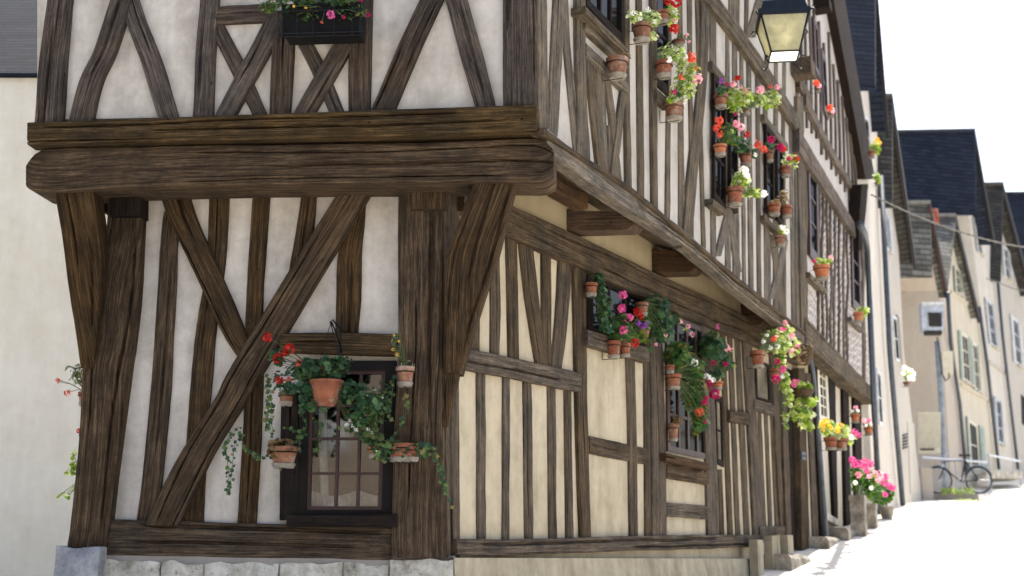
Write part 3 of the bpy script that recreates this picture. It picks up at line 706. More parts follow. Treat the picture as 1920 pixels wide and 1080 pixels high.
for x,yt,yb,wd in ((1512,285,600,6),(1538,320,640,3),(1544,340,640,2.5),(1552,350,655,3),(1560,362,660,2.5),(1567,372,672,3),(1575,385,680,2.5),(1583,400,690,2.8),(1590,410,700,2.5),(1620,460,735,5)):
    pts=[(x+rnd.uniform(-2,2),yt+(yb-yt)*i/5,wd) for i in range(6)]
    Y2('stud',pts,off=.035,cracks=0,res=.2,wob=2.5,**up)
window(h2,H2,[(1516,296),(1534,325),(1536,500),(1520,478)],1,3,.03,'brown_paint','dark',fr=.16)
window(h2,H2,[(1597,430),(1612,452),(1616,590),(1600,575)],1,3,.03,'brown_paint','dark',fr=.16)
window(h2,H2,[(1526,30),(1534,50),(1538,150),(1530,130)],1,2,.03,'brown_paint','dark',fr=.16)
window(h2,H2,[(1541,90),(1549,110),(1554,225),(1546,205)],1,2,.03,'brown_paint','dark',fr=.16)
Y2('rail',[(1518,515,10),(1552,548,10)],off=.1,mode='V',cracks=0,mat='wood_side')
Y2('rail',[(1596,598,8),(1620,620,8)],off=.1,mode='V',cracks=0,mat='wood_side')
# timber corbels poking from the upper storey
for x,y in ((1541,12),):
    mb=MB();mb.box(H2.at(x,y,.12),H2.d*.15,H2.n*.14,Z*.08);mb.build('corbel','wood_dark',h2)
Y3=lambda n,pts,**k:timber(n,h2,H2L,pts,**k)
for x0,x1,w0,w1,yt,yb in ((1527,1546,7,7,650,1040),(1558,1569,15,6,668,985),(1586,1592,11,10,700,985),(1608,1613,13,11,722,985),(1634,1644,16,18,742,985)):
    Y3('post',[(x0,yt,w0),((x0+x1)/2,(yt+yb)/2,(w0+w1)/2),(x1,yb,w1)],off=.06,cracks=0,res=.2,**ud)
window(h2,H2L,[(1532,664),(1551,682),(1556,800),(1537,795)],2,5,.03,'paint_cream','dark',fr=.2)
mb=MB();a,b=H2L.at(1549,960,.1),H2L.at(1574,975,.1);mb.prism([a,b,b-Z*.1,a-Z*.1],-H2L.n*.2);mb.build('ledge','stone',h2)
mb=MB();mb.tube([H2.at(1612,420,.6),H2.at(1622,440,.45),H2.at(1626,470,.16),H2.at(1632,600,.12),H2.at(1638,745,.14),H2.at(1646,900,-.02),H2.at(1649,965,-.02)],.055,10);mb.build('drainpipe','zinc',h2,smooth=True)
# ------------------------------------------------------------ houses up the street
def chain(Pprev_end,a,xe,ye):
    P=Pl(Pprev_end,a);e=P.at(xe,ye);return P,Vector((e.x,e.y,0))
eH2=H2.at(1645,900);eH2.z=0
H3,e3=chain(eH2+H2.n*-.1,22,1697,948)
H4,e4=chain(e3,23,1733,948)
H5,e5=chain(e4+Vector((.55,1.2,0)),30,1812,900)
H6,e6=chain(e5,31.3,1873,885)
H7,e7=chain(e6,33,1909,880)
H8,e8=chain(e7,35,1990,880)
def gable_house(label,P,face,apex,neav,feav,wmat,rmat,loc,depth=7,over=.35,back=(-1,.06,0),thick=.22,chim=None):
    o=thing('house',label,'house',(loc.x,loc.y,gz(loc.y)))
    bv=Vector(back).normalized()*depth
    mb=MB();mb.prism([P.at(x,y) for x,y in face],bv);mb.build('wall',wmat,o)
    A,N_,Fv=P.at(*apex,over),P.at(*neav,over),P.at(*feav,over)
    bb=bv*1.05
    mb=MB()
    e1=(N_-A).normalized()
    for q in ([A,N_,N_+bb,A+bb],):
        mb.prism(q,-Z*thick)
    # uv: courses run along the eave
    mb.uv=[(v.dot(bb.normalized()),(v-A).dot(-e1)) for v in mb.v]
    mb.build('roof',rmat,o)
    mb=MB();e2=(Fv-A).normalized();mb.prism([A,Fv,Fv+bb,A+bb],-Z*thick);mb.uv=[(v.dot(bb.normalized()),(v-A).dot(-e2)) for v in mb.v];mb.build('roof',rmat,o)
    mb=MB();mb.prism([A+P.n*.02+Z*.03,Fv+P.n*.02+Z*.03,Fv-Z*(thick+.15)+P.n*.02,A-Z*(thick+.15)+P.n*.02],-P.n*.08);mb.build('bargeboard','verge',o)
    mb=MB();mb.tube([A+Z*.02,A+bb+Z*.02],.09,6);mb.build('ridge_tiles',rmat,o)
    return o
def shutter(par,P,q,mat):
    mb=MB();mb.prism([P.at(*c,.05) for c in q],-P.n*.04)
    n=16
    for i in range(n):
        v0,v1=(i+.2)/n,(i+.75)/n
        a=[quadpt(q,.12,v0),quadpt(q,.88,v0),quadpt(q,.88,v1),quadpt(q,.12,v1)]
        mb.prism([P.at(*c,.056 if k<2 else .075) for k,c in enumerate(a)],-P.n*.004)
    return mb.build('shutter',mat,par)
g3=gable_house('tall narrow pale house with blue-slate roof next to the second timbered house',H3,[(1612,150),(1642,150),(1668,656),(1697,955),(1640,990),(1625,700)],(1641,-60),(1641,152),(1664,230),'ochre_f','slate_d',eH2,6)
g4=gable_house('pale rendered house with long dark bargeboard, white flowers on its wall',H4,[(1650,365),(1673,205),(1682,399),(1694,656),(1732,960),(1690,965),(1668,656)],(1673,183),(1673,373),(1715,478),'grey_r','slate_k',e3,6)
g5=gable_house('low beige house with mossy grey roof behind the utility pole',H5,[(1748,509),(1750,400),(1776,545),(1812,900),(1812,960),(1786,960),(1770,700),(1757,545)],(1744,381),(1747,507),(1777,545),'beige','slate_g',H5.p,7,.25)
g6=gable_house('cream gabled house with grey-green shutters',H6,[(1778,540),(1792,415),(1834,585),(1873,885),(1873,960),(1812,960),(1812,880)],(1792,405),(1776,528),(1835,585),'warm','slate_g',e5,6,.25)
g7=gable_house('tall house with the big dark blue slate roof and pale grey shutters',H7,[(1815,392),(1827,262),(1858,440),(1880,632),(1909,880),(1909,960),(1872,960),(1872,880),(1838,570)],(1828,246),(1830,392),(1864,448),'ochre_f','slate_d',e6,9,.5)
g8=gable_house('pale grey gabled house at the right edge with white shuttered windows',H8,[(1874,517),(1884,395),(1930,530),(1990,760),(1990,960),(1909,960),(1909,880),(1880,600)],(1881,346),(1876,517),(1935,545),'grey_r','slate_k',e7,7,.4)
H9,e9=chain(e8,36,2080,860)
g9=gable_house('far house whose blue slate roof rises at the right edge of the street',H9,[(1990,700),(1995,400),(2050,700),(2080,960),(1990,960)],(1990,362),(1985,640),(2060,640),'grey_r','slate_d',e8,16,.4)
# windows, shutters, bands, pipes
window(g3,H3,[(1622,215),(1630,225),(1634,300),(1626,290)],1,2,.02,'paint_white','dark')
window(g3,H3,[(1645,690),(1652,700),(1657,800),(1650,795)],1,2,.02,'paint_white','dark')
mb=MB();mb.tube([H3.at(1652,330,.12),H3.at(1668,656,.12),H3.at(1693,948,.12)],.06,8);mb.build('drainpipe','zinc',g3,smooth=True)
window(g4,H4,[(1654,400),(1663,408),(1668,470),(1659,462)],1,2,.02,'paint_white','dark')
shutter(g4,H4,[(1664,405),(1671,412),(1676,478),(1669,470)],'paint_blue')
window(g4,H4,[(1674,590),(1682,596),(1689,680),(1681,676)],1,2,.02,'paint_white','dark')
shutter(g4,H4,[(1683,590),(1689,596),(1697,684),(1690,680)],'grey_r')
mb=MB()
for i in range(5):
    mb.prism([H4.at(x,y,.03) for x,y in ((1694,815+i*6),(1703,812+i*6),(1703,815+i*6),(1694,818+i*6))],-H4.n*.03)
mb.build('vent_grille','verge',g4)
sheet('door',g4,H4,[[(1702,790),(1714,794),(1722,925),(1708,925)]],.02,.05,'grey_r')
# beige side wall of g5 with a roller shutter
S5=Pl(H5.p+Vector((0,-.02,0)),math.degrees(math.atan2(-1,.06)),True)
mb=MB();q=[(1722,773),(1764,773),(1764,850),(1722,850)];mb.prism([S5.at(x,y,.06) for x,y in q],-S5.n*.05)
n=22
for i in range(n): 
    x0=1723+41*i/n;mb.prism([S5.at(x,y,.075) for x,y in ((x0,776),(x0+1.3,776),(x0+1.3,840),(x0,840))],-S5.n*.012)
mb.build('roller_shutter','paint_cream',g5)
mb=MB();mb.prism([S5.at(x,y,.09) for x,y in ((1726,841),(1752,841),(1752,844),(1726,844))],-S5.n*.02);mb.build('shutter_slot','verge',g5)
mb=MB();mb.tube([H5.at(1777,548,.3),H5.at(1782,640,.1),H5.at(1800,760,.1),H5.at(1812,890,.1)],.06,8);mb.build('drainpipe','zinc',g5,smooth=True)
mb=MB();mb.prism([H5.at(x,y,.3) for x,y in ((1745,384),(1776,545),(1776,548),(1745,387))],-H5.n*.1);mb.build('flashing','brown_paint',g5)
def win2(g,P,q,cm,sm):   # window with an open shutter on each side
    window(g,P,q,2,3,.02,cm,'dark',sill='stone')
    (ax,ay),(bx,by),(cx,cy),(dx,dy)=q;u=(bx-ax)*.42;k=(by-ay)/(bx-ax)
    shutter(g,P,[(ax-u,ay-u*k),(ax-1,ay-k),(dx-1,dy-k),(dx-u,dy-u*k)],sm);shutter(g,P,[(bx+1,by+k),(bx+u,by+u*k),(cx+u,cy+u*k),(cx+1,cy+k)],sm)
win2(g6,H6,[(1803,622),(1815,630),(1821,722),(1808,714)],'paint_cream','paint_green')
win2(g6,H6,[(1824,640),(1832,646),(1838,738),(1830,731)],'paint_cream','paint_green')
win2(g6,H6,[(1792,500),(1800,506),(1804,555),(1795,548)],'paint_cream','paint_green')
window(g6,H6,[(1816,785),(1832,797),(1838,880),(1822,880)],1,2,.02,'paint_cream','dark');shutter(g6,H6,[(1836,797),(1846,803),(1851,884),(1842,882)],'paint_green');shutter(g6,H6,[(1813,780),(1816,783),(1822,880),(1819,880)],'paint_green')
for pts in (((1781,545),(1839,584)),((1800,718),(1859,752))):
    mb=MB();a,b=H6.at(*pts[0],.0),H6.at(*pts[1],.0);mb.prism([a,b,b-Z*.1,a-Z*.1],H6.n*.05);mb.build('string_course','warm',g6)
mb=MB();mb.tube([H6.at(1836,575,.12),H6.at(1852,690,.12),H6.at(1873,880,.12)],.06,8);mb.build('drainpipe','zinc',g6,smooth=True)
win2(g7,H7,[(1851,560),(1860,568),(1870,655),(1860,648)],'paint_blue','paint_blue')
win2(g7,H7,[(1868,745),(1876,750),(1882,835),(1874,832)],'paint_blue','paint_blue')
win2(g7,H7,[(1828,410),(1834,418),(1842,480),(1836,474)],'paint_white','paint_blue')
mb=MB();a,b=H7.at(1852,675,.0),H7.at(1889,700,.0);mb.prism([a,b,b-Z*.1,a-Z*.1],H7.n*.06);mb.build('string_course','grey_r',g7)
mb=MB();mb.tube([H7.at(1864,452,.12),H7.at(1880,632,.12),H7.at(1909,880,.12)],.06,8);mb.build('drainpipe','zinc',g7,smooth=True)
win2(g8,H8,[(1882,460),(1890,468),(1896,528),(1887,520)],'paint_white','paint_white')
win2(g8,H8,[(1899,592),(1909,602),(1917,690),(1906,682)],'paint_white','paint_white')
window(g8,H8,[(1916,740),(1925,748),(1928,800),(1918,795)],2,2,.02,'verge','dark')
# chimney pot on g6
A=H6.at(1775,400,.1)
mb=MB();mb.tube([A+Vector((-.3,.2,-.3)),A+Vector((-.3,.2,.2))],.11,10,.09);mb.build('chimney_pot','red_brick',g6,smooth=True)
# ------------------------------------------------------------ neighbour at the left
NY=14.;NB=Pl((0,NY,0),-90,True)
nb=thing('house','cream rendered house with grey slate roof behind the left corner post','house',(-6,NY,gz(NY)))
mb=MB();a=NB.at(-300,143);zt=a.z-.02;mb.prism([Vector((-10,NY,-2)),Vector((-2.6,NY,-2)),Vector((-2.6,NY,zt)),Vector((-10,NY,zt))],Vector((0,7,0)));mb.build('wall','plaster_n',nb)
mb=MB();e_=NB.at(0,141);p0=Vector((-10.2,NY-.07,e_.z-.0));p1=Vector((-2.5,NY-.07,e_.z));tp=Vector((0,3.4,3.6))
mb.prism([p0,p1,p1+tp,p0+tp],-Z*.05);sdn=tp.normalized();mb.uv=[(v.x,v.dot(sdn)) for v in mb.v];mb.build('roof','slate_n',nb)
mb=MB();mb.prism([p0+tp,p1+tp,p1+Vector((0,7,0)),p0+Vector((0,7,0))],-Z*.12);mb.build('roof','slate_n',nb)
# ------------------------------------------------------------ house across the square, seen mirrored in the front window
oh=thing('house','tall brown house with white shutters across the square, seen only mirrored in the front window','house',(-6,-13,-2))
mb=MB();mb.prism([Vector((-16,-13,-3)),Vector((3,-13,-3)),Vector((3,-13,6.5)),Vector((-16,-13,6.5))],Vector((0,-7,0)));mb.build('wall','brown_wall',oh)
mb=MB();mb.prism([Vector((-16.3,-12.6,6.4)),Vector((3.3,-12.6,6.4)),Vector((3.3,-16.5,10.2)),Vector((-16.3,-16.5,10.2))],Z*.15);mb.uv=[(v.x,v.z) for v in mb.v];mb.build('roof','slate_k',oh)
for x in (-13,-9.5,-6,-2.5,1):
    for z in (-.6,2.6):
        mb=MB();mb.box(Vector((x,-12.98,z+1)),Vector((.5,0,0)),Vector((0,.03,0)),Z*.9);wn=mb.build('window','paint_dark',oh)
        mb=MB();mb.box(Vector((x,-12.94,z+1)),Vector((.44,0,0)),Vector((0,.02,0)),Z*.84);mb.build('pane','dark',wn)
        for s_ in (-1,1):
            mb=MB();mb.box(Vector((x+s_*.8,-12.95,z+1)),Vector((.27,0,0)),Vector((0,.03,0)),Z*.9)
            for k in range(14): mb.box(Vector((x+s_*.8,-12.91,z+.2+k*.12)),Vector((.22,0,0)),Vector((0,.02,0)),Z*.03)
            mb.build('shutter','paint_white',oh)
# ------------------------------------------------------------ plants
def leaf(mb,c,nrm,size,kind,rg):
    n=nrm.normalized();a=n.cross(Vector((rg.uniform(-1,1),rg.uniform(-1,1),rg.uniform(-1,1)))).normalized();b=n.cross(a)
    if kind=='round':
        k=7;pts=[]
        for i in range(k):
            t=2*math.pi*i/k;rr=size*(.5+.08*math.sin(i*2.4+1))
            pts.append(c+a*math.cos(t)*rr+b*math.sin(t)*rr+n*size*.09)
        mb.add([c]+pts,[(0,1+i,1+(i+1)%k) for i in range(k)])
    elif kind=='ivy':
        s=size;P_=[(0,-.5),(.38,-.25),(.5,.08),(.18,.18),(0,.6),(-.18,.18),(-.5,.08),(-.38,-.25)]
        mb.add([c+n*s*.08]+[c+a*x*s+b*y*s for x,y in P_],[(0,1+i,1+(i+1)%8) for i in range(8)])
    else:
        s=size;mb.add([c-b*s*.5,c+a*s*.2+n*s*.05,c+b*s*.5,c-a*s*.2+n*s*.05],[(0,1,2,3)])
def head(mb,c,r_,rg,npet=26):
    for i in range(npet):
        d=Vector((rg.gauss(0,1),rg.gauss(0,1),rg.gauss(0,1)))
        if d.length<.01: continue
        d.normalize();p=c+d*r_*rg.uniform(.75,1.0);s=r_*rg.uniform(.5,.72)
        n=(d+Vector((rg.uniform(-.5,.5),rg.uniform(-.5,.5),rg.uniform(-.5,.5)))).normalized();a=n.cross(Z+Vector((.01,.3,0))).normalized();b=n.cross(a)
        k=5;mb.add([p]+[p+(a*math.cos(2*math.pi*j/k)+b*math.sin(2*math.pi*j/k))*s*.6+n*s*.12 for j in range(k)],[(0,1+j,1+(j+1)%k) for j in range(k)])
def make_pot(par,c,r_,h,style,P):
    """c = centre of the rim"""
    mb=MB();mat={'t':'terra','o':'terra_old','n':'terra_new'}.get(style,'terra')
    if style=='b':   # moss lined basket
        prof=[(.01,-h),(r_*.5,-h*.95),(r_*.85,-h*.6),(r_*1.02,-h*.15),(r_*1.0,0),(r_*.85,-.01)]
        for i in range(260):
            pass
        mb.lathe(c,prof,22);q=mb.build('pot','basket',par,smooth=True);return
    if style=='bowl':
        prof=[(.01,-h),(r_*.45,-h),(r_*.75,-h*.72),(r_*.95,-h*.32),(r_*1.0,-h*.12),(r_*1.05,-h*.1),(r_*1.05,0),(r_*.95,0),(r_*.9,-h*.15)]
    else:
        prof=[(.01,-h),(r_*.66,-h),(r_*.88,-h*.27),(r_*.9,-h*.26),(r_*.99,-h*.25),(r_*1.0,-.003),(r_*.97,0),(r_*.88,0),(r_*.86,-h*.1),(.01,-h*.12)]
    mb.lathe(c,prof,28);mb.build('pot',mat,par,smooth=False)
    if style=='bowl': return
    sb=MB();sb.lathe(c-Z*(h+.001),[(.01,-.012),(r_*.7,-.012),(r_*.86,.018),(r_*.82,.02),(r_*.68,.0),(.01,0)],24);sb.build('saucer','saucer',par)
    so_=MB();so_.lathe(c-Z*h*.1,[(.01,-.004),(r_*.86,-.004),(r_*.86,.0),(.01,.008)],16);so_.build('soil','soil',par)
    hb=MB();k=14
    hb.tube([c-Z*h*.3+Vector((math.cos(2*math.pi*i/k),math.sin(2*math.pi*i/k),0))*r_*.97 for i in range(k+1)],.004,5)
    hb.build('holder_ring','iron',par)
    hb=MB();hb.tube([c-Z*h*.3-P.n*r_*.95,c-Z*h*.3-P.n*(r_+.04),c-Z*(h+.014)-P.n*(r_+.04),c-Z*(h+.014)+P.n*r_*.5],.0045,5);hb.build('holder_arm','iron',par)
def spray(par,P,off,blobs,mat,kind,size,rg,root=None,dens=1.,depthk=1.):
    mb=MB();sb=MB();ns=0
    for (x,y,rx,ry,n) in blobs:
        n=n*(.5 if P is F0 else .8)
        c=P.at(x,y,off);m_=px2m(P,x,y,off);RX,RY=rx*m_,ry*m_;RD=min(RX,RY)*depthk+.01
        right=Vector((1,0,0));dv=Vector((0,1,0))
        for i in range(int(n*dens)):
            while True:
                a,b,d=rg.uniform(-1,1),rg.uniform(-1,1),rg.uniform(-1,1)
                if a*a+b*b+d*d<1: break
            # clumping
            q=c+right*a*RX+Z*b*RY+dv*d*RD
            if noise.noise(q*22+Vector((SEED[0],0,0)))<-.22: continue
            nr=Vector((a*.7+rg.uniform(-.6,.6),d*.3-.45+rg.uniform(-.6,.6),b*.5+.55+rg.uniform(-.4,.5)))
            leaf(mb,q,nr,size*rg.uniform(.45,1.35),kind,rg)
            if root is not None and i%9==0:
                mid_=(root+q)/2+Vector((rg.uniform(-.02,.02),rg.uniform(-.02,.02),rg.uniform(0,.03)));sb.tube([root,mid_,q],.0022,4);ns+=1
    if mb.v:
        o=mb.build('foliage',mat,par,smooth=False)
        if ns: sb.build('stem','stem',o)
def flowers(par,P,off,fl,rg,root=None):
    by={}
    for f in fl:
        x,y,r_,c=f[:4];by.setdefault(c,[]).append((x,y,r_))
    for c,L in by.items():
        for (x,y,r_) in L:
            mb=MB();ct=P.at(x,y,off+rg.uniform(0,.03));rr=r_*px2m(P,x,y,off)
            head(mb,ct,rr,rg,22 if rr<.03 else 34)
            o=mb.build('flower_head',c,par)
            if root is not None:
                sb=MB();sb.tube([root,(root+ct)/2+Vector((rg.uniform(-.02,.02),-.01,.02)),ct],.0022,4);sb.build('stem','stem',o)
def vine(par,P,off,paths,rg,size=.035,mat='ivy',kind='ivy',step=6.,spread=5):
    mb=MB();sb=MB()
    for path in paths:
        pts=[P.at(x,y,off+rg.uniform(0,.02)) for x,y in path];sb.tube(pts,.0018,4)
        for (x0,y0),(x1,y1) in zip(path,path[1:]):
            L=math.hypot(x1-x0,y1-y0);n=max(1,int(L/step))
            for i in range(n):
                t=(i+rg.random())/n;q=P.at(x0+(x1-x0)*t+rg.uniform(-1,1)*spread,y0+(y1-y0)*t+rg.uniform(-2,2),off+rg.uniform(-.01,.03))
                leaf(mb,q,Vector((rg.uniform(-.7,.7),-1,rg.uniform(-.3,.8))),size*rg.uniform(.6,1.2),kind,rg)
    o=mb.build('trailing_leaves',mat,par);sb.build('vine_stem','stem',o)
def plant(label,P,pots,blobs,fls=(),leaf_='leaf',kind='round',size=.04,off=.2,group=None,name='potted_plant',vines=None,depthk=1.,foff=None,cat='potted plant'):
    """pots: (x, rim y, width px, height px, style)"""
    rg=random.Random(hash(label)%1 if 0 else sum(ord(c)*(i+1) for i,c in enumerate(label)))
    SEED[0]+=1
    if P in (S0,S1): blobs=[(a,b,c_*1.08,d_*1.08,int(n_*1.35)) for a,b,c_,d_,n_ in blobs];size*=1.12
    x,y,w_,h,st=pots[0];m_=px2m(P,x,y,off)
    if P in (S0,S1) and off<.4: off=w_*m_/2+.05;foff=off+.05
    c=P.at(x,y,off)
    o=thing(name,label,cat,(c.x,c.y,c.z-h*m_),group)
    for (x,y,w_,h,st) in pots:
        if w_: make_pot(o,P.at(x,y,off),w_*m_/2,h*m_,st,P)
    spray(o,P,foff or off+.02,blobs,leaf_,kind,size,rg,c,depthk=depthk)
    flowers(o,P,(foff or off)+.07,fls,rg,c)
    if vines: vine(o,P,foff or off,vines,rg)
    return o
gU='flower pots hung on the upper side wall';gL='flower pots hung on the lower side wall'
plant('limey pot of white and yellow-green blooms high by the first upper side window',S1,[(1203,46,40,34,'o')],[(1215,38,22,18,170),(1188,30,14,10,50),(1224,64,8,14,40)],[(1186,24,5,'white'),(1215,18,5,'white'),(1200,35,4,'white'),(1228,40,4,'white')],'varieg',size=.035,off=.22,group=gU)
plant('rust-brown pot of dead twigs below the sloping sill of the first upper side window',S1,[(1157,110,44,38,'o')],[(1170,106,14,7,70)],(),'dry','blade',.035,off=.25,group=gU)
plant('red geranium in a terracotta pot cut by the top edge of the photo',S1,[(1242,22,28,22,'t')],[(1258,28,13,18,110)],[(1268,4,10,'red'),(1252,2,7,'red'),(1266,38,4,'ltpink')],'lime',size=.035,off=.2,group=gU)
plant('small bowl with reddish sprigs and one round red bloom above it',S1,[(1272,76,26,12,'o')],[(1284,70,12,7,50)],[(1264,54,9,'red'),(1288,66,4,'ltpink'),(1292,78,3,'ltpink')],'greyleaf',size=.03,off=.22,group=gU)
plant('terracotta pot of pale variegated leaves with white blooms beside the second upper window',S1,[(1245,116,34,30,'t')],[(1258,100,24,17,170),(1280,112,14,12,60)],[(1254,112,6,'white'),(1285,106,5,'white'),(1272,92,3,'white')],'varieg',size=.035,off=.22,group=gU)
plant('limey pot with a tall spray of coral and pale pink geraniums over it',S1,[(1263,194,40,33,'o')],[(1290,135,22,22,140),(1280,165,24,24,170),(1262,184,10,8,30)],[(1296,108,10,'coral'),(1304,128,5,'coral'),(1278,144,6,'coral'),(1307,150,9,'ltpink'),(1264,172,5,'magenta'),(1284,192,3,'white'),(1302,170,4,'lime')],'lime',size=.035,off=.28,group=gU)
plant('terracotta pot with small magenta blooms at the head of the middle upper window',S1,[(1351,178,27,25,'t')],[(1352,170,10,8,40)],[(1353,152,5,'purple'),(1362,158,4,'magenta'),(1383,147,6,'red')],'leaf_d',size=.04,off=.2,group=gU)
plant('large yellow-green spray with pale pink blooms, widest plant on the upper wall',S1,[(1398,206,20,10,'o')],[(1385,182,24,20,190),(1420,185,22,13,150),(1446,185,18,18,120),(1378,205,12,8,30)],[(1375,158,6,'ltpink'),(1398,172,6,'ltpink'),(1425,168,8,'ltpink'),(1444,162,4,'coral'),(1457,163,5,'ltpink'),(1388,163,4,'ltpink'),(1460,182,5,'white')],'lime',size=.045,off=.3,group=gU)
plant('brown-rimmed pot with coral geraniums beside the sill of the middle upper window',S1,[(1350,272,26,20,'n')],[(1364,250,16,18,90),(1376,236,14,10,60),(1372,262,18,10,60)],[(1348,226,8,'coral'),(1343,240,7,'coral'),(1350,252,6,'coral'),(1380,232,7,'ltpink'),(1389,238,7,'ltpink'),(1378,214,4,'magenta'),(1372,246,4,'lime')],'leaf',size=.045,off=.22,group=gU)
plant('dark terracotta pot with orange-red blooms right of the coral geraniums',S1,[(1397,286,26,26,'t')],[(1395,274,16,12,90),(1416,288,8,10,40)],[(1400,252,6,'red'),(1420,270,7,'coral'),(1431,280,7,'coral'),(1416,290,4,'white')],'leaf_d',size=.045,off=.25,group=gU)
plant('wide terracotta pot with white blooms above and to the right',S1,[(1377,352,35,36,'t')],[(1390,338,18,14,110),(1410,362,16,12,90)],[(1396,320,8,'white'),(1400,330,6,'white'),(1433,364,7,'white'),(1404,340,4,'white')],'lime',size=.045,off=.3,group=gU)
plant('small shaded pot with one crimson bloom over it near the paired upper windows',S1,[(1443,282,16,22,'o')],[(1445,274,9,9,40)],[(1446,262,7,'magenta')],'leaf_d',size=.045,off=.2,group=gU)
plant('terracotta pot with bright crimson and red blooms beside the paired upper windows',S1,[(1472,312,22,20,'t')],[(1482,304,14,14,90)],[(1463,276,7,'magenta'),(1468,280,6,'red'),(1480,297,5,'magenta'),(1493,298,6,'red')],'lime',size=.05,off=.25,group=gU)
plant('terracotta pot without blooms under the paired upper windows, left of its twin',S1,[(1451,382,27,22,'t')],[(1453,376,9,4,20)],(),'dry','blade',.05,off=.2,group=gU)
plant('terracotta pot of dried brown twigs, right of its twin under the paired upper windows',S1,[(1474,386,24,22,'t')],[(1470,370,12,14,60)],(),'dry','blade',.06,off=.22,group=gU)
plant('small pot with white blooms, lowest on the upper side wall',S1,[(1462,442,22,20,'o')],[(1468,432,8,8,40)],[(1468,426,5,'white'),(1474,434,5,'white')],'lime',size=.045,off=.2,group=gU)
g2_='flower pots on the second timbered house'
plant('orange pot with yellow-green leaves on the sill below the long red-brown window',H2,[(1540,498,32,26,'n')],[(1544,490,16,7,90)],[(1557,484,5,'ltpink'),(1527,490,4,'magenta')],'lime',size=.06,off=.3,group=g2_)
plant('orange pot with yellow-green leaves by the second drainpipe',H2,[(1609,586,20,18,'n')],[(1618,584,12,14,100)],(),'lime',size=.07,off=.35,group=g2_)
plant('pot with faded pink blooms high under the dark bargeboard, upper of two',H2,[(1533,162,13,11,'o')],[(1533,160,6,5,20)],[(1531,156,6,'coral'),(1536,162,4,'ltpink')],'greyleaf',size=.05,off=.25,group=g2_)
plant('pot with faded pink blooms high under the dark bargeboard, lower of two',H2,[(1558,208,13,11,'o')],[(1558,206,6,5,20)],[(1556,202,6,'coral'),(1562,209,4,'ltpink')],'greyleaf',size=.05,off=.25,group=g2_)
plant('white and orange pot with yellow blooms at the end of the bargeboard',H3,[(1634,284,14,12,'t')],[(1641,278,9,12,90)],[(1645,262,4,'yellow'),(1649,268,4,'yellow'),(1643,268,3,'yellow')],'lime',size=.09,off=.5)
plant('tiny yellow-green tuft on the pale wall above the cable',H3,[(1643,342,7,6,'o')],[(1645,334,5,10,50)],(),'lime',size=.09,off=.4)
# lower side wall
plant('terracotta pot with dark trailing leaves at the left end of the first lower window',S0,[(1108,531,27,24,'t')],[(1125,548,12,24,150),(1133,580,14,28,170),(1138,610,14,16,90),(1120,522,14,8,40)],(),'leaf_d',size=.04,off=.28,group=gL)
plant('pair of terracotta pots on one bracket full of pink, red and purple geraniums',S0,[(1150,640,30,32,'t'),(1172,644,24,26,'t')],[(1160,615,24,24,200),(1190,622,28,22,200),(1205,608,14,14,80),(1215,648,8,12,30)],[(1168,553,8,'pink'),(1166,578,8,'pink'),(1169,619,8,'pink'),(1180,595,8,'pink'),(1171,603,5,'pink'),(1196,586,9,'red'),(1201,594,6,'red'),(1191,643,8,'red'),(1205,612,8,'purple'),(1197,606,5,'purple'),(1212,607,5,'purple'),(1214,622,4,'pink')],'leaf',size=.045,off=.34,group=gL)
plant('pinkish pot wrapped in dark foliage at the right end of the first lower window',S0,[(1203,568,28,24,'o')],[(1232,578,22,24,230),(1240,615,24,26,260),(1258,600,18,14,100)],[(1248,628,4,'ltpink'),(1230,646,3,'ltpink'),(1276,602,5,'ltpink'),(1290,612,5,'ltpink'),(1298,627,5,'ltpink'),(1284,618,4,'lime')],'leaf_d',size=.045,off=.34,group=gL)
plant('two stacked terracotta pots with white and red blooms left of the second lower window',S0,[(1262,702,32,28,'t'),(1256,685,20,14,'t')],[(1272,665,26,24,260),(1296,690,24,24,240),(1300,735,22,34,260),(1312,780,14,26,120),(1305,805,6,12,30)],[(1302,680,7,'white'),(1307,688,5,'white'),(1326,706,6,'white'),(1332,713,6,'white'),(1338,712,4,'white'),(1328,721,8,'magenta'),(1340,738,10,'magenta'),(1318,750,9,'magenta'),(1312,772,8,'coral'),(1322,790,4,'magenta')],'leaf',size=.05,off=.36,group=gL)
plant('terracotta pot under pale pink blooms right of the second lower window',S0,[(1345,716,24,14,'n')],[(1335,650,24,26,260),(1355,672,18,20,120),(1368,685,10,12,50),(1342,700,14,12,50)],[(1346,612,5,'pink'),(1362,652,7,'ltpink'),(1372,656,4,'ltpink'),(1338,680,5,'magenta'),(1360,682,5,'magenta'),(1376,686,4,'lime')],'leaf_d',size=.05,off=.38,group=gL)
plant('faded pot of straw-coloured stalks inside the second lower window',S0,[(1262,794,22,32,'o')],[(1268,788,10,7,40)],(),'dry','blade',.06,off=.2,group=gL)
plant('terracotta pot under the third joist topped by white, pink and orange blooms',S0,[(1420,658,28,30,'t')],[(1455,640,26,24,240),(1480,650,20,18,120),(1470,620,16,10,60)],[(x,y,r_,c) for x,y,r_,c in ((1438,628,4,'white'),(1432,640,4,'white'),(1458,650,5,'white'),(1471,638,4,'white'),(1480,645,4,'white'),(1488,646,4,'white'),(1450,636,6,'coral'),(1468,618,6,'pink'),(1472,605,5,'ltpink'),(1484,630,6,'ltpink'),(1494,651,6,'pink'),(1484,658,5,'ltpink'),(1456,628,4,'ltpink'),(1445,652,4,'white'))],'lime',size=.05,off=.45,group=gL)
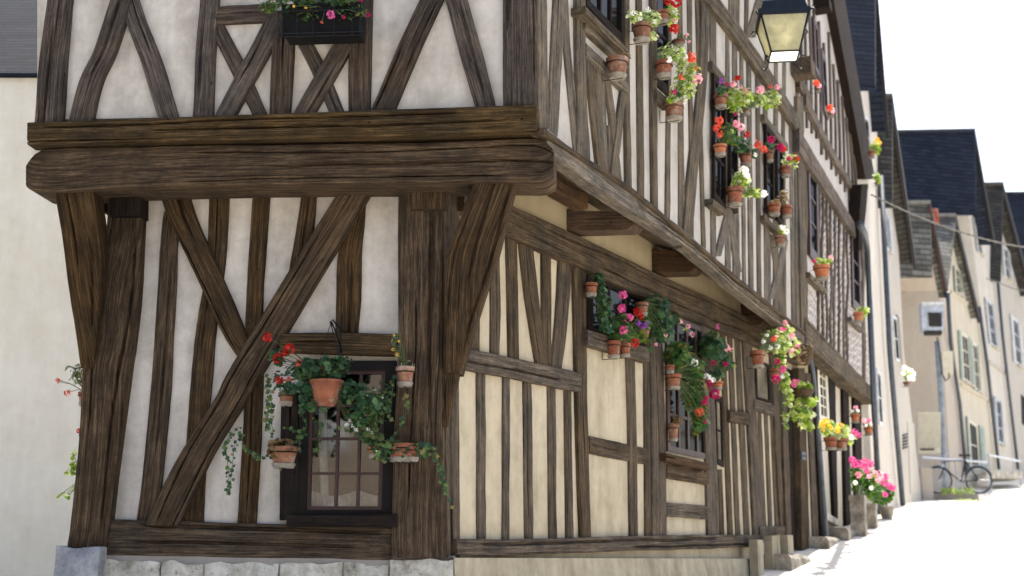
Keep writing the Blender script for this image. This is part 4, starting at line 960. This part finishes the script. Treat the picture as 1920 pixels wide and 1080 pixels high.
plant('shaded pot below the white and pink blooms with a sunlit trail of magenta flowers',S0,[(1452,692,22,20,'t')],[(1465,680,10,12,60),(1470,715,9,22,110),(1478,745,9,20,70),(1472,790,5,20,30)],[(1458,678,6,'magenta'),(1468,693,7,'pink'),(1455,711,8,'magenta'),(1491,719,8,'pink'),(1467,706,4,'white')],'lime',size=.05,off=.5,group=gL)
plant('brown moss-lined basket of dried stalks at the end of the jetty',S0,[(1508,650,34,36,'b')],[(1508,648,18,8,80),(1500,672,12,14,50)],(),'dry','blade',.07,off=.5,group=gL)
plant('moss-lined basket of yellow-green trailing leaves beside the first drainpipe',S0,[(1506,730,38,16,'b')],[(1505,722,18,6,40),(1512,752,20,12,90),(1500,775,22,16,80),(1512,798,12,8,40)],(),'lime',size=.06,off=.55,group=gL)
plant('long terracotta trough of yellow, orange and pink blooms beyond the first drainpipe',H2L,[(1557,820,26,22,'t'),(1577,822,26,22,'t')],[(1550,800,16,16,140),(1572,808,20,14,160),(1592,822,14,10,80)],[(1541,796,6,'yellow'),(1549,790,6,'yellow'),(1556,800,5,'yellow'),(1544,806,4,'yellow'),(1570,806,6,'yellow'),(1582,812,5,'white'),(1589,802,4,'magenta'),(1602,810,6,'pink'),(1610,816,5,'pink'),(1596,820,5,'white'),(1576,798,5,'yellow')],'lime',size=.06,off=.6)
plant('small pot with white blooms on a dark post, left of two by the second drainpipe',H2L,[(1603,776,18,16,'n')],[(1603,772,8,4,40)],[(1604,764,4,'ltpink'),(1598,771,3,'white'),(1609,771,3,'white')],'greyleaf',size=.05,off=.4)
plant('small pot of pink blooms on a dark post, right of two by the second drainpipe',H2L,[(1628,800,17,15,'n')],[(1627,796,8,4,40)],[(1621,789,4,'ltpink'),(1629,788,4,'pink'),(1633,796,3,'white'),(1624,797,3,'white')],'greyleaf',size=.05,off=.4)
plant('white petunias in a wall pot on the pale house below its window',H4,[(1699,716,12,8,'o')],[(1700,703,10,10,80)],[(1697,690,5,'white'),(1706,695,6,'white'),(1712,702,5,'white'),(1706,708,6,'white'),(1694,700,4,'white'),(1712,710,4,'white')],'lime',size=.07,off=.4)
# street planters
def planter(label,P,off,pots,blobs,fls,cat='planter'):
    rg=random.Random(len(label));SEED[0]+=1
    x,y,w_,h,st=pots[0];c=P.at(x,y,off);m_=px2m(P,x,y,off)
    o=thing('street_planter',label,cat,(c.x,c.y,gz(c.y)))
    for (x,y,w_,h,st) in pots:
        c=P.at(x,y,off);mb=MB();W_=w_*m_/2;zb=gz(c.y)-.03;top=c.z
        if st=='round': mb.lathe(Vector((c.x,c.y,zb)),[(.01,0),(W_*.55,0),(W_*.85,(top-zb)*.45),(W_*.95,(top-zb)*.85),(W_*1.05,(top-zb)*.88),(W_*1.05,top-zb),(W_*.9,top-zb),(W_*.85,(top-zb)*.8)],28);mb.build('pot','stone_d',o,smooth=True)
        else:
            q=[Vector((c.x,c.y,0))+P.d*(W_*a*1.3)+P.n*(W_*b) for a,b in ((-1,-1),(1,-1),(1,1),(-1,1))]
            mb.prism([k_+Z*top for k_ in q],-Z*(top-zb));ct=Vector((c.x,c.y,0))
            rim=[ct+(k_-ct)*1.08+Z*(top+.03) for k_ in q];mb.prism(rim,-Z*.08);mb.build('pot','stone_d',o)
    spray(o,P,off,blobs,'leafmix','round',.075,rg,P.at(pots[0][0],pots[0][1],off))
    flowers(o,P,off+.15,fls,rg,None)
    return o
M['leafmix']=leafm('sun_tinted_geranium_leaf',['#3f6a26','#5d8432','#7d9d44','#2c5222'],.5)  # brighter copy of the geranium leaf, sunlight put into its greens
planter('square stone planter bursting with pink geraniums on the street edge',H2L,.45,[(1608,933,26,50,'sq'),(1630,948,26,40,'sq')],[(1620,905,24,32,420),(1640,915,20,24,260),(1606,890,12,18,100),(1650,935,20,14,120)],[(1598,862,7,'pink'),(1603,872,6,'pink'),(1612,868,6,'pink'),(1619,874,7,'pink'),(1626,882,6,'pink'),(1632,870,7,'pink'),(1610,890,6,'ltpink'),(1640,888,6,'ltpink'),(1622,862,4,'pink'),(1630,892,5,'ltpink'),(1604,905,4,'white'),(1634,915,4,'white')])
planter('round stone pot of pink geraniums standing on the street beside the square planter',H2L,.5,[(1662,950,28,30,'round')],[(1660,922,16,22,260)],[(1650,890,7,'ltpink'),(1658,905,6,'pink'),(1661,893,6,'pink'),(1668,912,6,'pink'),(1674,914,6,'pink'),(1660,927,5,'pink'),(1646,900,5,'ltpink')])
# left-hand wall plants peeping past the post
LW=Pl((-3.15,9.9,0),-90,True)
plant('sprig with two small red blooms peeping past the left post, upper of two',LW,[(160,735,26,24,'t')],[(148,700,12,22,160),(132,690,10,6,14),(126,712,10,8,8)],[(108,712,4,'coral'),(126,736,6,'coral'),(110,716,3,'coral')],'greyleaf','blade',.05,off=0,depthk=.8)
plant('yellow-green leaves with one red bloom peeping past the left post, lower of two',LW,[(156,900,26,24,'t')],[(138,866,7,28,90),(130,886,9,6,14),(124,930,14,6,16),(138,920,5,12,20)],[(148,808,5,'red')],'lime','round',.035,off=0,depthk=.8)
# ------------------------------------------------------------ front plants
# window box at the top
o=thing('window_box','black window box of greenery in an iron basket at the top of the front','window box',tuple(F1.at(602,66,.25)))
rg=random.Random(5)
mb=MB();qs=[F1.at(x,y,.34) for x,y in ((528,8),(674,4),(672,60),(530,64))];mb.prism(qs,-F1.n*.2);mb.build('box','tin',o)
mb=MB();f=F1
for yy,oo in ((62,.37),(68,.36),(20,.37)):
    mb.tube([F1.at(524,yy+1,.05),F1.at(524,yy+1,oo),F1.at(680,yy-3,oo),F1.at(680,yy-3,.05)],.005,5)
for x in (530,556,586,626,660,676): mb.tube([F1.at(x,6,.37),F1.at(x,67,.37),F1.at(x,66,.1)],.006,5)
mb.build('basket','iron',o)
spray(o,F1,.32,[(520,4,36,16,330),(570,-2,40,18,380),(640,2,34,18,320),(665,22,24,16,160),(505,14,22,10,90),(540,24,18,12,70),(650,30,20,16,110),(590,34,44,16,160),(560,8,30,20,160)],'leaf','blade',.045,rg)
flowers(o,F1,.42,[(620,28,8,'pink'),(644,32,4,'magenta'),(690,28,5,'magenta'),(551,12,2.5,'yellow'),(573,15,2.5,'yellow'),(677,0,4,'magenta'),(603,42,3,'coral')],rg,F1.at(610,20,.3))
# hanging half-round terracotta pot with bracket
po=F0.at(613,715,.34)
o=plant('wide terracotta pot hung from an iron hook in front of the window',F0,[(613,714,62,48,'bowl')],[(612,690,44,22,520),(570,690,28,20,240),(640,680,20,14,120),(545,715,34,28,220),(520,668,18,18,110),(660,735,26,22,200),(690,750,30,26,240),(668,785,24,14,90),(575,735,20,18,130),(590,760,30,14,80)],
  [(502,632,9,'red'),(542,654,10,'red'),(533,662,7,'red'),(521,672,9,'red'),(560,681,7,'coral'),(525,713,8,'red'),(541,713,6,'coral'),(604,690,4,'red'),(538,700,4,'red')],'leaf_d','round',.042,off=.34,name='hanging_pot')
mb=MB()
mb.tube([F0.at(641,590,.1),F0.at(641,600,.105),F0.at(637,672,.12)],.007,6)
mb.tube([F0.at(622,612,.3),F0.at(619,603,.33),F0.at(624,600,.31),F0.at(641,620,.12)],.006,6)
mb.tube([F0.at(641,660,.11),F0.at(636,640,.18),F0.at(622,604,.32)],.006,6)
mb.tube([F0.at(620,606,.33),F0.at(636,668,.34),F0.at(640,700,.34)],.004,5)
mb.tube([F0.at(620,606,.33),F0.at(590,712,.34)],.0025,5)
mb.build('hook','iron',o)
plant('small limey pot half hidden behind the red geraniums left of the window',F0,[(537,736,30,22,'o')],[(545,728,18,8,40)],(),'leaf_d','round',.04,off=.22)
plant('terracotta pot of dried yellow leaves and ivy on a bracket left of the window',F0,[(533,838,54,36,'o')],[(528,838,26,20,200)],(),'dry','round',.055,off=.22,
  vines=[[(500,700),(508,740),(502,780),(506,800)],[(512,700),(500,720),(504,760),(498,800),(512,820)],[(500,860),(480,852),(462,845),(448,812),(432,815),(424,850),(430,890),(424,928)],[(455,815),(440,830),(436,870),(430,930)],[(448,800),(428,820),(420,850)],[(500,850),(520,872),(530,880)],[(490,865),(470,850),(455,838)],[(560,760),(575,800),(560,830)],[(585,780),(605,800),(600,815),(594,850)],[(515,760),(505,790),(515,810)],[(530,800),(560,810),(562,850)]])
plant('upright grey-leaved sprig in a whitish pot on the corner post',F0,[(760,688,36,34,'o')],[(742,640,9,26,110),(744,668,6,10,30),(760,684,18,8,50)],[(737,655,3,'yellow'),(745,664,3,'yellow'),(739,628,2.5,'yellow'),(748,640,2.5,'yellow')],'greyleaf','blade',.04,off=.24)
plant('terracotta trough of ivy on the corner post, long strands trailing right',F0,[(757,832,42,30,'t'),(744,838,34,24,'t'),(772,838,34,24,'t')],[(720,845,24,20,170),(760,845,34,16,170),(795,845,22,18,140),(700,820,26,14,90)],[(706,846,2,'white')],'ivy','ivy',.042,off=.26,
  vines=[[(795,830),(815,845),(822,865),(828,890),(826,910)],[(810,850),(825,870),(832,900),(838,930),(848,950)],[(700,800),(690,820),(705,850)],[(760,740),(765,770),(750,800),(735,830)],[(690,760),(700,790),(720,830)],[(640,800),(660,810),(690,830)],[(740,700),(735,740),(730,790)]])
plant('white-flowered climber spread in front of the window panes',F0,[(700,838,22,18,'t')],[(700,770,36,30,170),(680,800,28,20,100),(670,770,22,30,80),(720,735,20,24,70)],[(650,796,4,'white'),(662,798,4,'white'),(656,788,3,'white'),(668,806,4,'white'),(690,805,4,'white'),(697,812,4,'white'),(700,820,3,'white'),(703,730,3,'white'),(688,742,3,'white'),(716,745,3,'white')],'ivy','ivy',.036,off=.2)
# ------------------------------------------------------------ street lantern
LY=12.2
def lp(x,y,Y=LY):
    rr=ray(x,y);return rr*(Y/rr.y)
cb=lp(1470,106,LY);zb=lp(1470,97,LY-.12).z;zt=zb+.37
mm=LY/F_/math.cos(PITCH)*1.0
hb,ht=.141,.235
ctr=Vector((cb.x,LY,0))
lan=thing('street_lantern','lit glazed street lantern hanging over the street from the upper side wall','street lantern',(ctr.x,ctr.y,zb))
rotl=R(-6)
def sq(h,z,k=4):
    return [ctr+Vector((math.cos(rotl)*a*h-math.sin(rotl)*b*h,math.sin(rotl)*a*h+math.cos(rotl)*b*h,z)) for a,b in ((-1,-1),(1,-1),(1,1),(-1,1))]
b4,t4=sq(hb,zb),sq(ht,zt)
for i in range(4):
    j=(i+1)%4;mb=MB();mb.prism([b4[i],b4[j],t4[j],t4[i]],(ctr-(b4[i]+b4[j])/2).normalized()*.0 + ((Vector((ctr.x,ctr.y,zb))-(b4[i]+b4[j])/2).normalized()*.006));mb.build('glass_pane','lampglass',lan)
mb=MB()
for i in range(4):
    j=(i+1)%4
    mb.tube([b4[i],t4[i]],.011,6);mb.tube([b4[i],b4[j]],.01,6);mb.tube([t4[i],t4[j]],.014,6)
    o_=(b4[i]-Vector((ctr.x,ctr.y,zb))).normalized();mb.tube([b4[i],b4[i]-Z*.05+o_*.02,b4[i]-Z*.075+o_*.055,b4[i]-Z*.055+o_*.075],.008,6)
    mb.tube([t4[i],t4[i]+o_*.05+Z*.03,t4[i]+o_*.075,t4[i]+o_*.05-Z*.02],.008,6)
mb.build('frame','lampmetal',lan,smooth=True)
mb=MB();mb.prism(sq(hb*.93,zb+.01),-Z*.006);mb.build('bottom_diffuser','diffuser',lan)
mb=MB();lv=[(ht*1.08,zt-.01),(ht*1.08,zt+.05),(ht*.98,zt+.06),(ht*.86,zt+.16),(ht*.6,zt+.24),(ht*.3,zt+.27),(ht*.28,zt+.36),(.02,zt+.4)]
vs=[];
for h_,z_ in lv: vs+=sq(h_,z_)
mb.add(vs,[(i*4+k,i*4+(k+1)%4,i*4+4+(k+1)%4,i*4+4+k) for i in range(len(lv)-1) for k in range(4)]+[(3,2,1,0)]);mb.build('cap','lampmetal',lan)
mb=MB();mb.lathe(Vector((ctr.x,ctr.y,zt-.14)),[(.01,-.07),(.035,-.05),(.045,0),(.03,.06),(.02,.1)],14);mb.build('bulb','bulb',lan,smooth=True)
top=Vector((ctr.x,ctr.y,zt+1.0));mb=MB();mb.tube([top-Z*.62,top],.014,6);mb.build('hanging_rod','lampmetal',lan);sw=(top-S1.p).dot(S1.n)
mb=MB();wl=top-S1.n*(sw-.05)+Z*.35;mb.tube([top-Z*.05,top+Z*.2,top+Z*.34-S1.n*.1,wl],.018,8);mb.tube([top+Z*.3-S1.n*.25,wl-Z*.6],.012,8);mb.box(wl-Z*.25,S1.d*.05,S1.n*.02,Z*.45);mb.build('bracket','lampmetal',lan,smooth=False)
# ------------------------------------------------------------ forecourt wall, bicycle, pole
BY=34.
def bp(x,y,Y=BY):
    rr=ray(x,y);return rr*(Y/rr.y)
tz=bp(1790,925).z
mb=MB();p_=[bp(1744,925),bp(1834,925,34.0),bp(1905,925,39.5),bp(1775,925,39.5)]
for q_ in p_: q_.z=tz
mb.prism(p_,-Z*1.2);mb.build('forecourt','paving',kind='structure')
mb=MB();a=bp(1746,889,BY-.1);mb.box(Vector((a.x-.17,a.y,a.z-.5)),Vector((.14,0,0)),Vector((0,.16,0)),Z*.6);
mb.box(Vector((a.x-.17,a.y,a.z+.12)),Vector((.16,0,0)),Vector((0,.18,0)),Z*.03)
tm=mb.build('gate_pillar','beige',loc=(a.x-.17,a.y,gz(a.y)));setp(tm,'short beige pillar at the end of the low forecourt wall by the bicycle','pillar')
mb=MB();a0=bp(1744,925,BY-.06);a1=bp(1834,925,BY-.06);a0.z=a1.z=tz-.005;mb.prism([a0,a1,a1-Z*.5,a0-Z*.9],Vector((0,.05,0)));
tm=mb.build('retaining_wall','mortar',loc=(a0.x,a0.y,gz(a0.y)));setp(tm,'low dark retaining wall below the bicycle','retaining wall')
mb=MB();rg=random.Random(4)
for i in range(170):
    x=rg.uniform(1765,1826);q_=bp(x,924,BY-.15);q_.z=tz+rg.uniform(-.02,.12);leaf(mb,q_,Vector((rg.uniform(-1,1),-1,.5)),.09,'blade',rg)
for i in range(60):
    t=rg.random();q_=bp(1790+50*t,948-22*t,33.2-.5*t);q_.z=gz(q_.y)+rg.uniform(0,.05);leaf(mb,q_,Vector((rg.uniform(-1,1),-1,.8)),.07,'blade',rg)
mb.build('weeds','lime',kind='stuff')
# bicycle
bk=thing('bicycle','dark bicycle parked side-on on the forecourt below the utility pole','bicycle',tuple(Vector((bp(1797,925).x,BY,tz))))
mp=BY/F_/math.cos(PITCH)
rwx,fwx=bp(1835,900).x,bp(1760,900).x;wr=.34;wz=tz+wr
def BPt(x,z,y=0): return Vector((x,BY+y,z))
for cx_ in (rwx,fwx):
    mb=MB();k=32;mb.tube([BPt(cx_+math.cos(2*math.pi*i/k)*wr,wz+math.sin(2*math.pi*i/k)*wr) for i in range(k+1)],.022,6);wh=mb.build('wheel','rubber',bk,smooth=True)
    mb=MB();mb.tube([BPt(cx_+math.cos(2*math.pi*i/k)*(wr-.03),wz+math.sin(2*math.pi*i/k)*(wr-.03)) for i in range(k+1)],.01,5)
    for i in range(18):
        t=2*math.pi*i/18;mb.tube([BPt(cx_,wz),BPt(cx_+math.cos(t)*(wr-.03),wz+math.sin(t)*(wr-.03))],.003,3)
    mb.tube([BPt(cx_,wz,-.05),BPt(cx_,wz,.05)],.03,8);mb.build('rim','metal_l',wh)
    mb=MB();mb.tube([BPt(cx_+math.cos(R(20+i*14))*(wr+.035),wz+math.sin(R(20+i*14))*(wr+.035)) for i in range(11)],.018,5);mb.build('mudguard','zinc',bk)
L_=rwx-fwx;bb=BPt(fwx+L_*.56,tz+.3);st=BPt(rwx-.26*L_-.05,tz+.86);hd=BPt(fwx+.2,tz+.84);hl=BPt(fwx+.16,tz+.66)
mb=MB()
for a,b in ((hl,bb),(hd,st),(st,bb),(bb,BPt(rwx,wz)),(st,BPt(rwx,wz)),(hd,hl),(hl,BPt(fwx,wz))): mb.tube([a,b],.017,6)
mb.build('frame','rubber',bk,smooth=True)
mb=MB();mb.tube([st,st+Z*.1],.013,6);mb.box(st+Z*.13+Vector((.0,0,0)),Vector((.14,0,0)),Vector((0,.06,0)),Z*.025);mb.build('saddle','rubber',bk)
mb=MB();mb.tube([hd,hd+Z*.14,hd+Z*.18+Vector((-.04,-.25,0)),hd+Z*.16+Vector((.12,-.28,0))],.012,6);mb.tube([hd+Z*.14,hd+Z*.18+Vector((-.04,.25,0)),hd+Z*.16+Vector((.12,.28,0))],.012,6);mb.build('handlebar','metal_l',bk)
mb=MB();mb.box(BPt(rwx-.05,tz+.74),Vector((.2,0,0)),Vector((0,.07,0)),Z*.008);mb.tube([BPt(rwx+.1,tz+.74),BPt(rwx,wz)],.006,5);mb.build('luggage_rack','metal_l',bk)
mb=MB();k=20;mb.tube([bb+Vector((math.cos(2*math.pi*i/k)*.09,-.04,math.sin(2*math.pi*i/k)*.09)) for i in range(k+1)],.012,5);mb.tube([bb+Vector((-.14,-.07,-.1)),bb+Vector((.14,-.02,.1))],.01,5);mb.build('crankset','metal_l',bk)
mb=MB();mb.box(BPt(fwx+.12,tz+.72,-.02),Vector((.04,0,0)),Vector((0,.03,0)),Z*.04);mb.build('headlight','metal_l',bk)
# railings
mb=MB();a=bp(1728,857,34.6);b=bp(1850,857,36.5);b.z=a.z
mb.tube([a,b],.03,8);
for t in (0,.5,1): 
    q_=a.lerp(b,t);mb.tube([q_,Vector((q_.x,q_.y,tz-.1))],.02,6)
tm=mb.build('handrail','metal_l',loc=tuple(a));setp(tm,'bright steel handrail running behind the bicycle','handrail')
mb=MB();a=bp(1852,853,38.5);b=bp(1911,853,41);b.z=a.z
mb.tube([a,b],.035,8)
for t in (0.02,.98):
    q_=a.lerp(b,t);mb.tube([q_,Vector((q_.x,q_.y,gz(q_.y)-.1))],.02,6)
tm=mb.build('handrail','metal_l',loc=tuple(a));setp(tm,'shorter steel handrail further up the street to the right','handrail')
mb=MB();a=bp(1858,888,40);mb.prism([bp(1850,884,39.5),bp(1918,884,41),bp(1918,897,41),bp(1850,897,39.5)],Vector((.2,1.6,0)));tm=mb.build('stone_step','stone',loc=(a.x,a.y,gz(40)));setp(tm,'long low stone step under the far handrail','step')
# pole with lamp-like box
pl=thing('utility_pole','slim grey-blue pole carrying a pale box, in front of the beige house','pole',tuple(bp(1774,925,36)))
mb=MB();mb.tube([bp(1757,640,36),bp(1764,740,36),bp(1770,860,36),bp(1773,940,36)],.075,10);mb.build('mast','mast',pl,smooth=True)
def bbx(x0,y0,x1,y1,Y,dp,mat,name,par):
    mb=MB();mb.prism([bp(x,y,Y) for x,y in ((x0,y0),(x1,y0),(x1+1,y1),(x0+2,y1))],Vector((.08,dp,0)));return mb.build(name,mat,par)
cs=bbx(1727,569,1769,619,35.8,.5,'box','floodlight_box',pl)
bbx(1740,586,1763,612,35.77,.05,'verge','lens',cs);bbx(1728,566,1770,571,35.75,.55,'paint_white','lid',cs)
bbx(1734,620,1766,625,35.85,.4,'verge','bracket',pl)
bbx(1766,658,1787,701,35.9,.3,'paint_cream','cabinet',pl)
mb=MB();mb.tube([bp(1757,632,35.7),bp(1762,660,35.7),bp(1766,700,35.7),bp(1773,714,35.7),bp(1780,708,35.7),bp(1779,700,35.8)],.02,6);mb.build('cable','verge',pl)
# cables across the street
mb=MB();a=H2.at(1634,365,.5);b=lp(1960,468,24.)
pts=[]
for i in range(41):
    t=i/40;q_=a.lerp(b,t);q_.z-=.18*4*t*(1-t);pts.append(q_)
for ph in (0,math.pi):
    mb.tube([p+Vector((0,math.cos(i*1.9+ph)*.018,math.sin(i*1.9+ph)*.01)) for i,p in enumerate(pts)],.011,6)
tm=mb.build('cable','cable',loc=tuple(a));setp(tm,'twisted grey cable strung across the street from the second timbered house','cable')
mb=MB();a=H7.at(1850,522,.3);b=bp(1960,548,44);mb.tube([a,(a+b)/2-Z*.15,b],.02,5);tm=mb.build('cable','cable',loc=tuple(a));setp(tm,'thin dark cable running to the right from the tall slate-roofed house','cable')
# ------------------------------------------------------------ doorsteps
def step(label,x0,x1,yt,P,off,h,mat='stone_d',w_=.5):
    a,b=P.at(x0,yt,off),P.at(x1,yt,off);b.z=a.z;mb=MB()
    N=8;vs=[]
    g=min(gz(a.y),gz(b.y))-.1;L=(b-a);back=-P.n*w_
    prof=[(0,g-a.z),(0,-.05),(-.03,-.01),(-.06,0),(-w_,0),(-w_,g-a.z)]
    for i in range(N+1):
        for (o_,z_) in prof:
            p=a+L*(i/N)+P.n*o_+Z*z_;vs.append(p+P.n*.03*noise.noise(p*3)+Z*(.02*noise.noise(p*4) if z_>-.1 else 0))
    k=len(prof);fs=[(i*k+j,i*k+(j+1)%k,(i+1)*k+(j+1)%k,(i+1)*k+j) for i in range(N) for j in range(k)]+[tuple(range(k))[::-1],tuple(N*k+j for j in range(k))]
    mb.add(vs,fs);t_=mb.build('doorstep',mat,loc=(a.x,a.y,g),smooth=False);setp(t_,label,'doorstep')
step('worn pale stone doorstep below the dark door of the corner house',1483,1519,1040,S0,.45,.2)
step('rough stone step at the foot of the first drainpipe',1555,1588,1006,H2L,.3,.3)
step('rough stone step left of the square planter, upper of two on the second house',1590,1618,990,H2L,.4,.3)
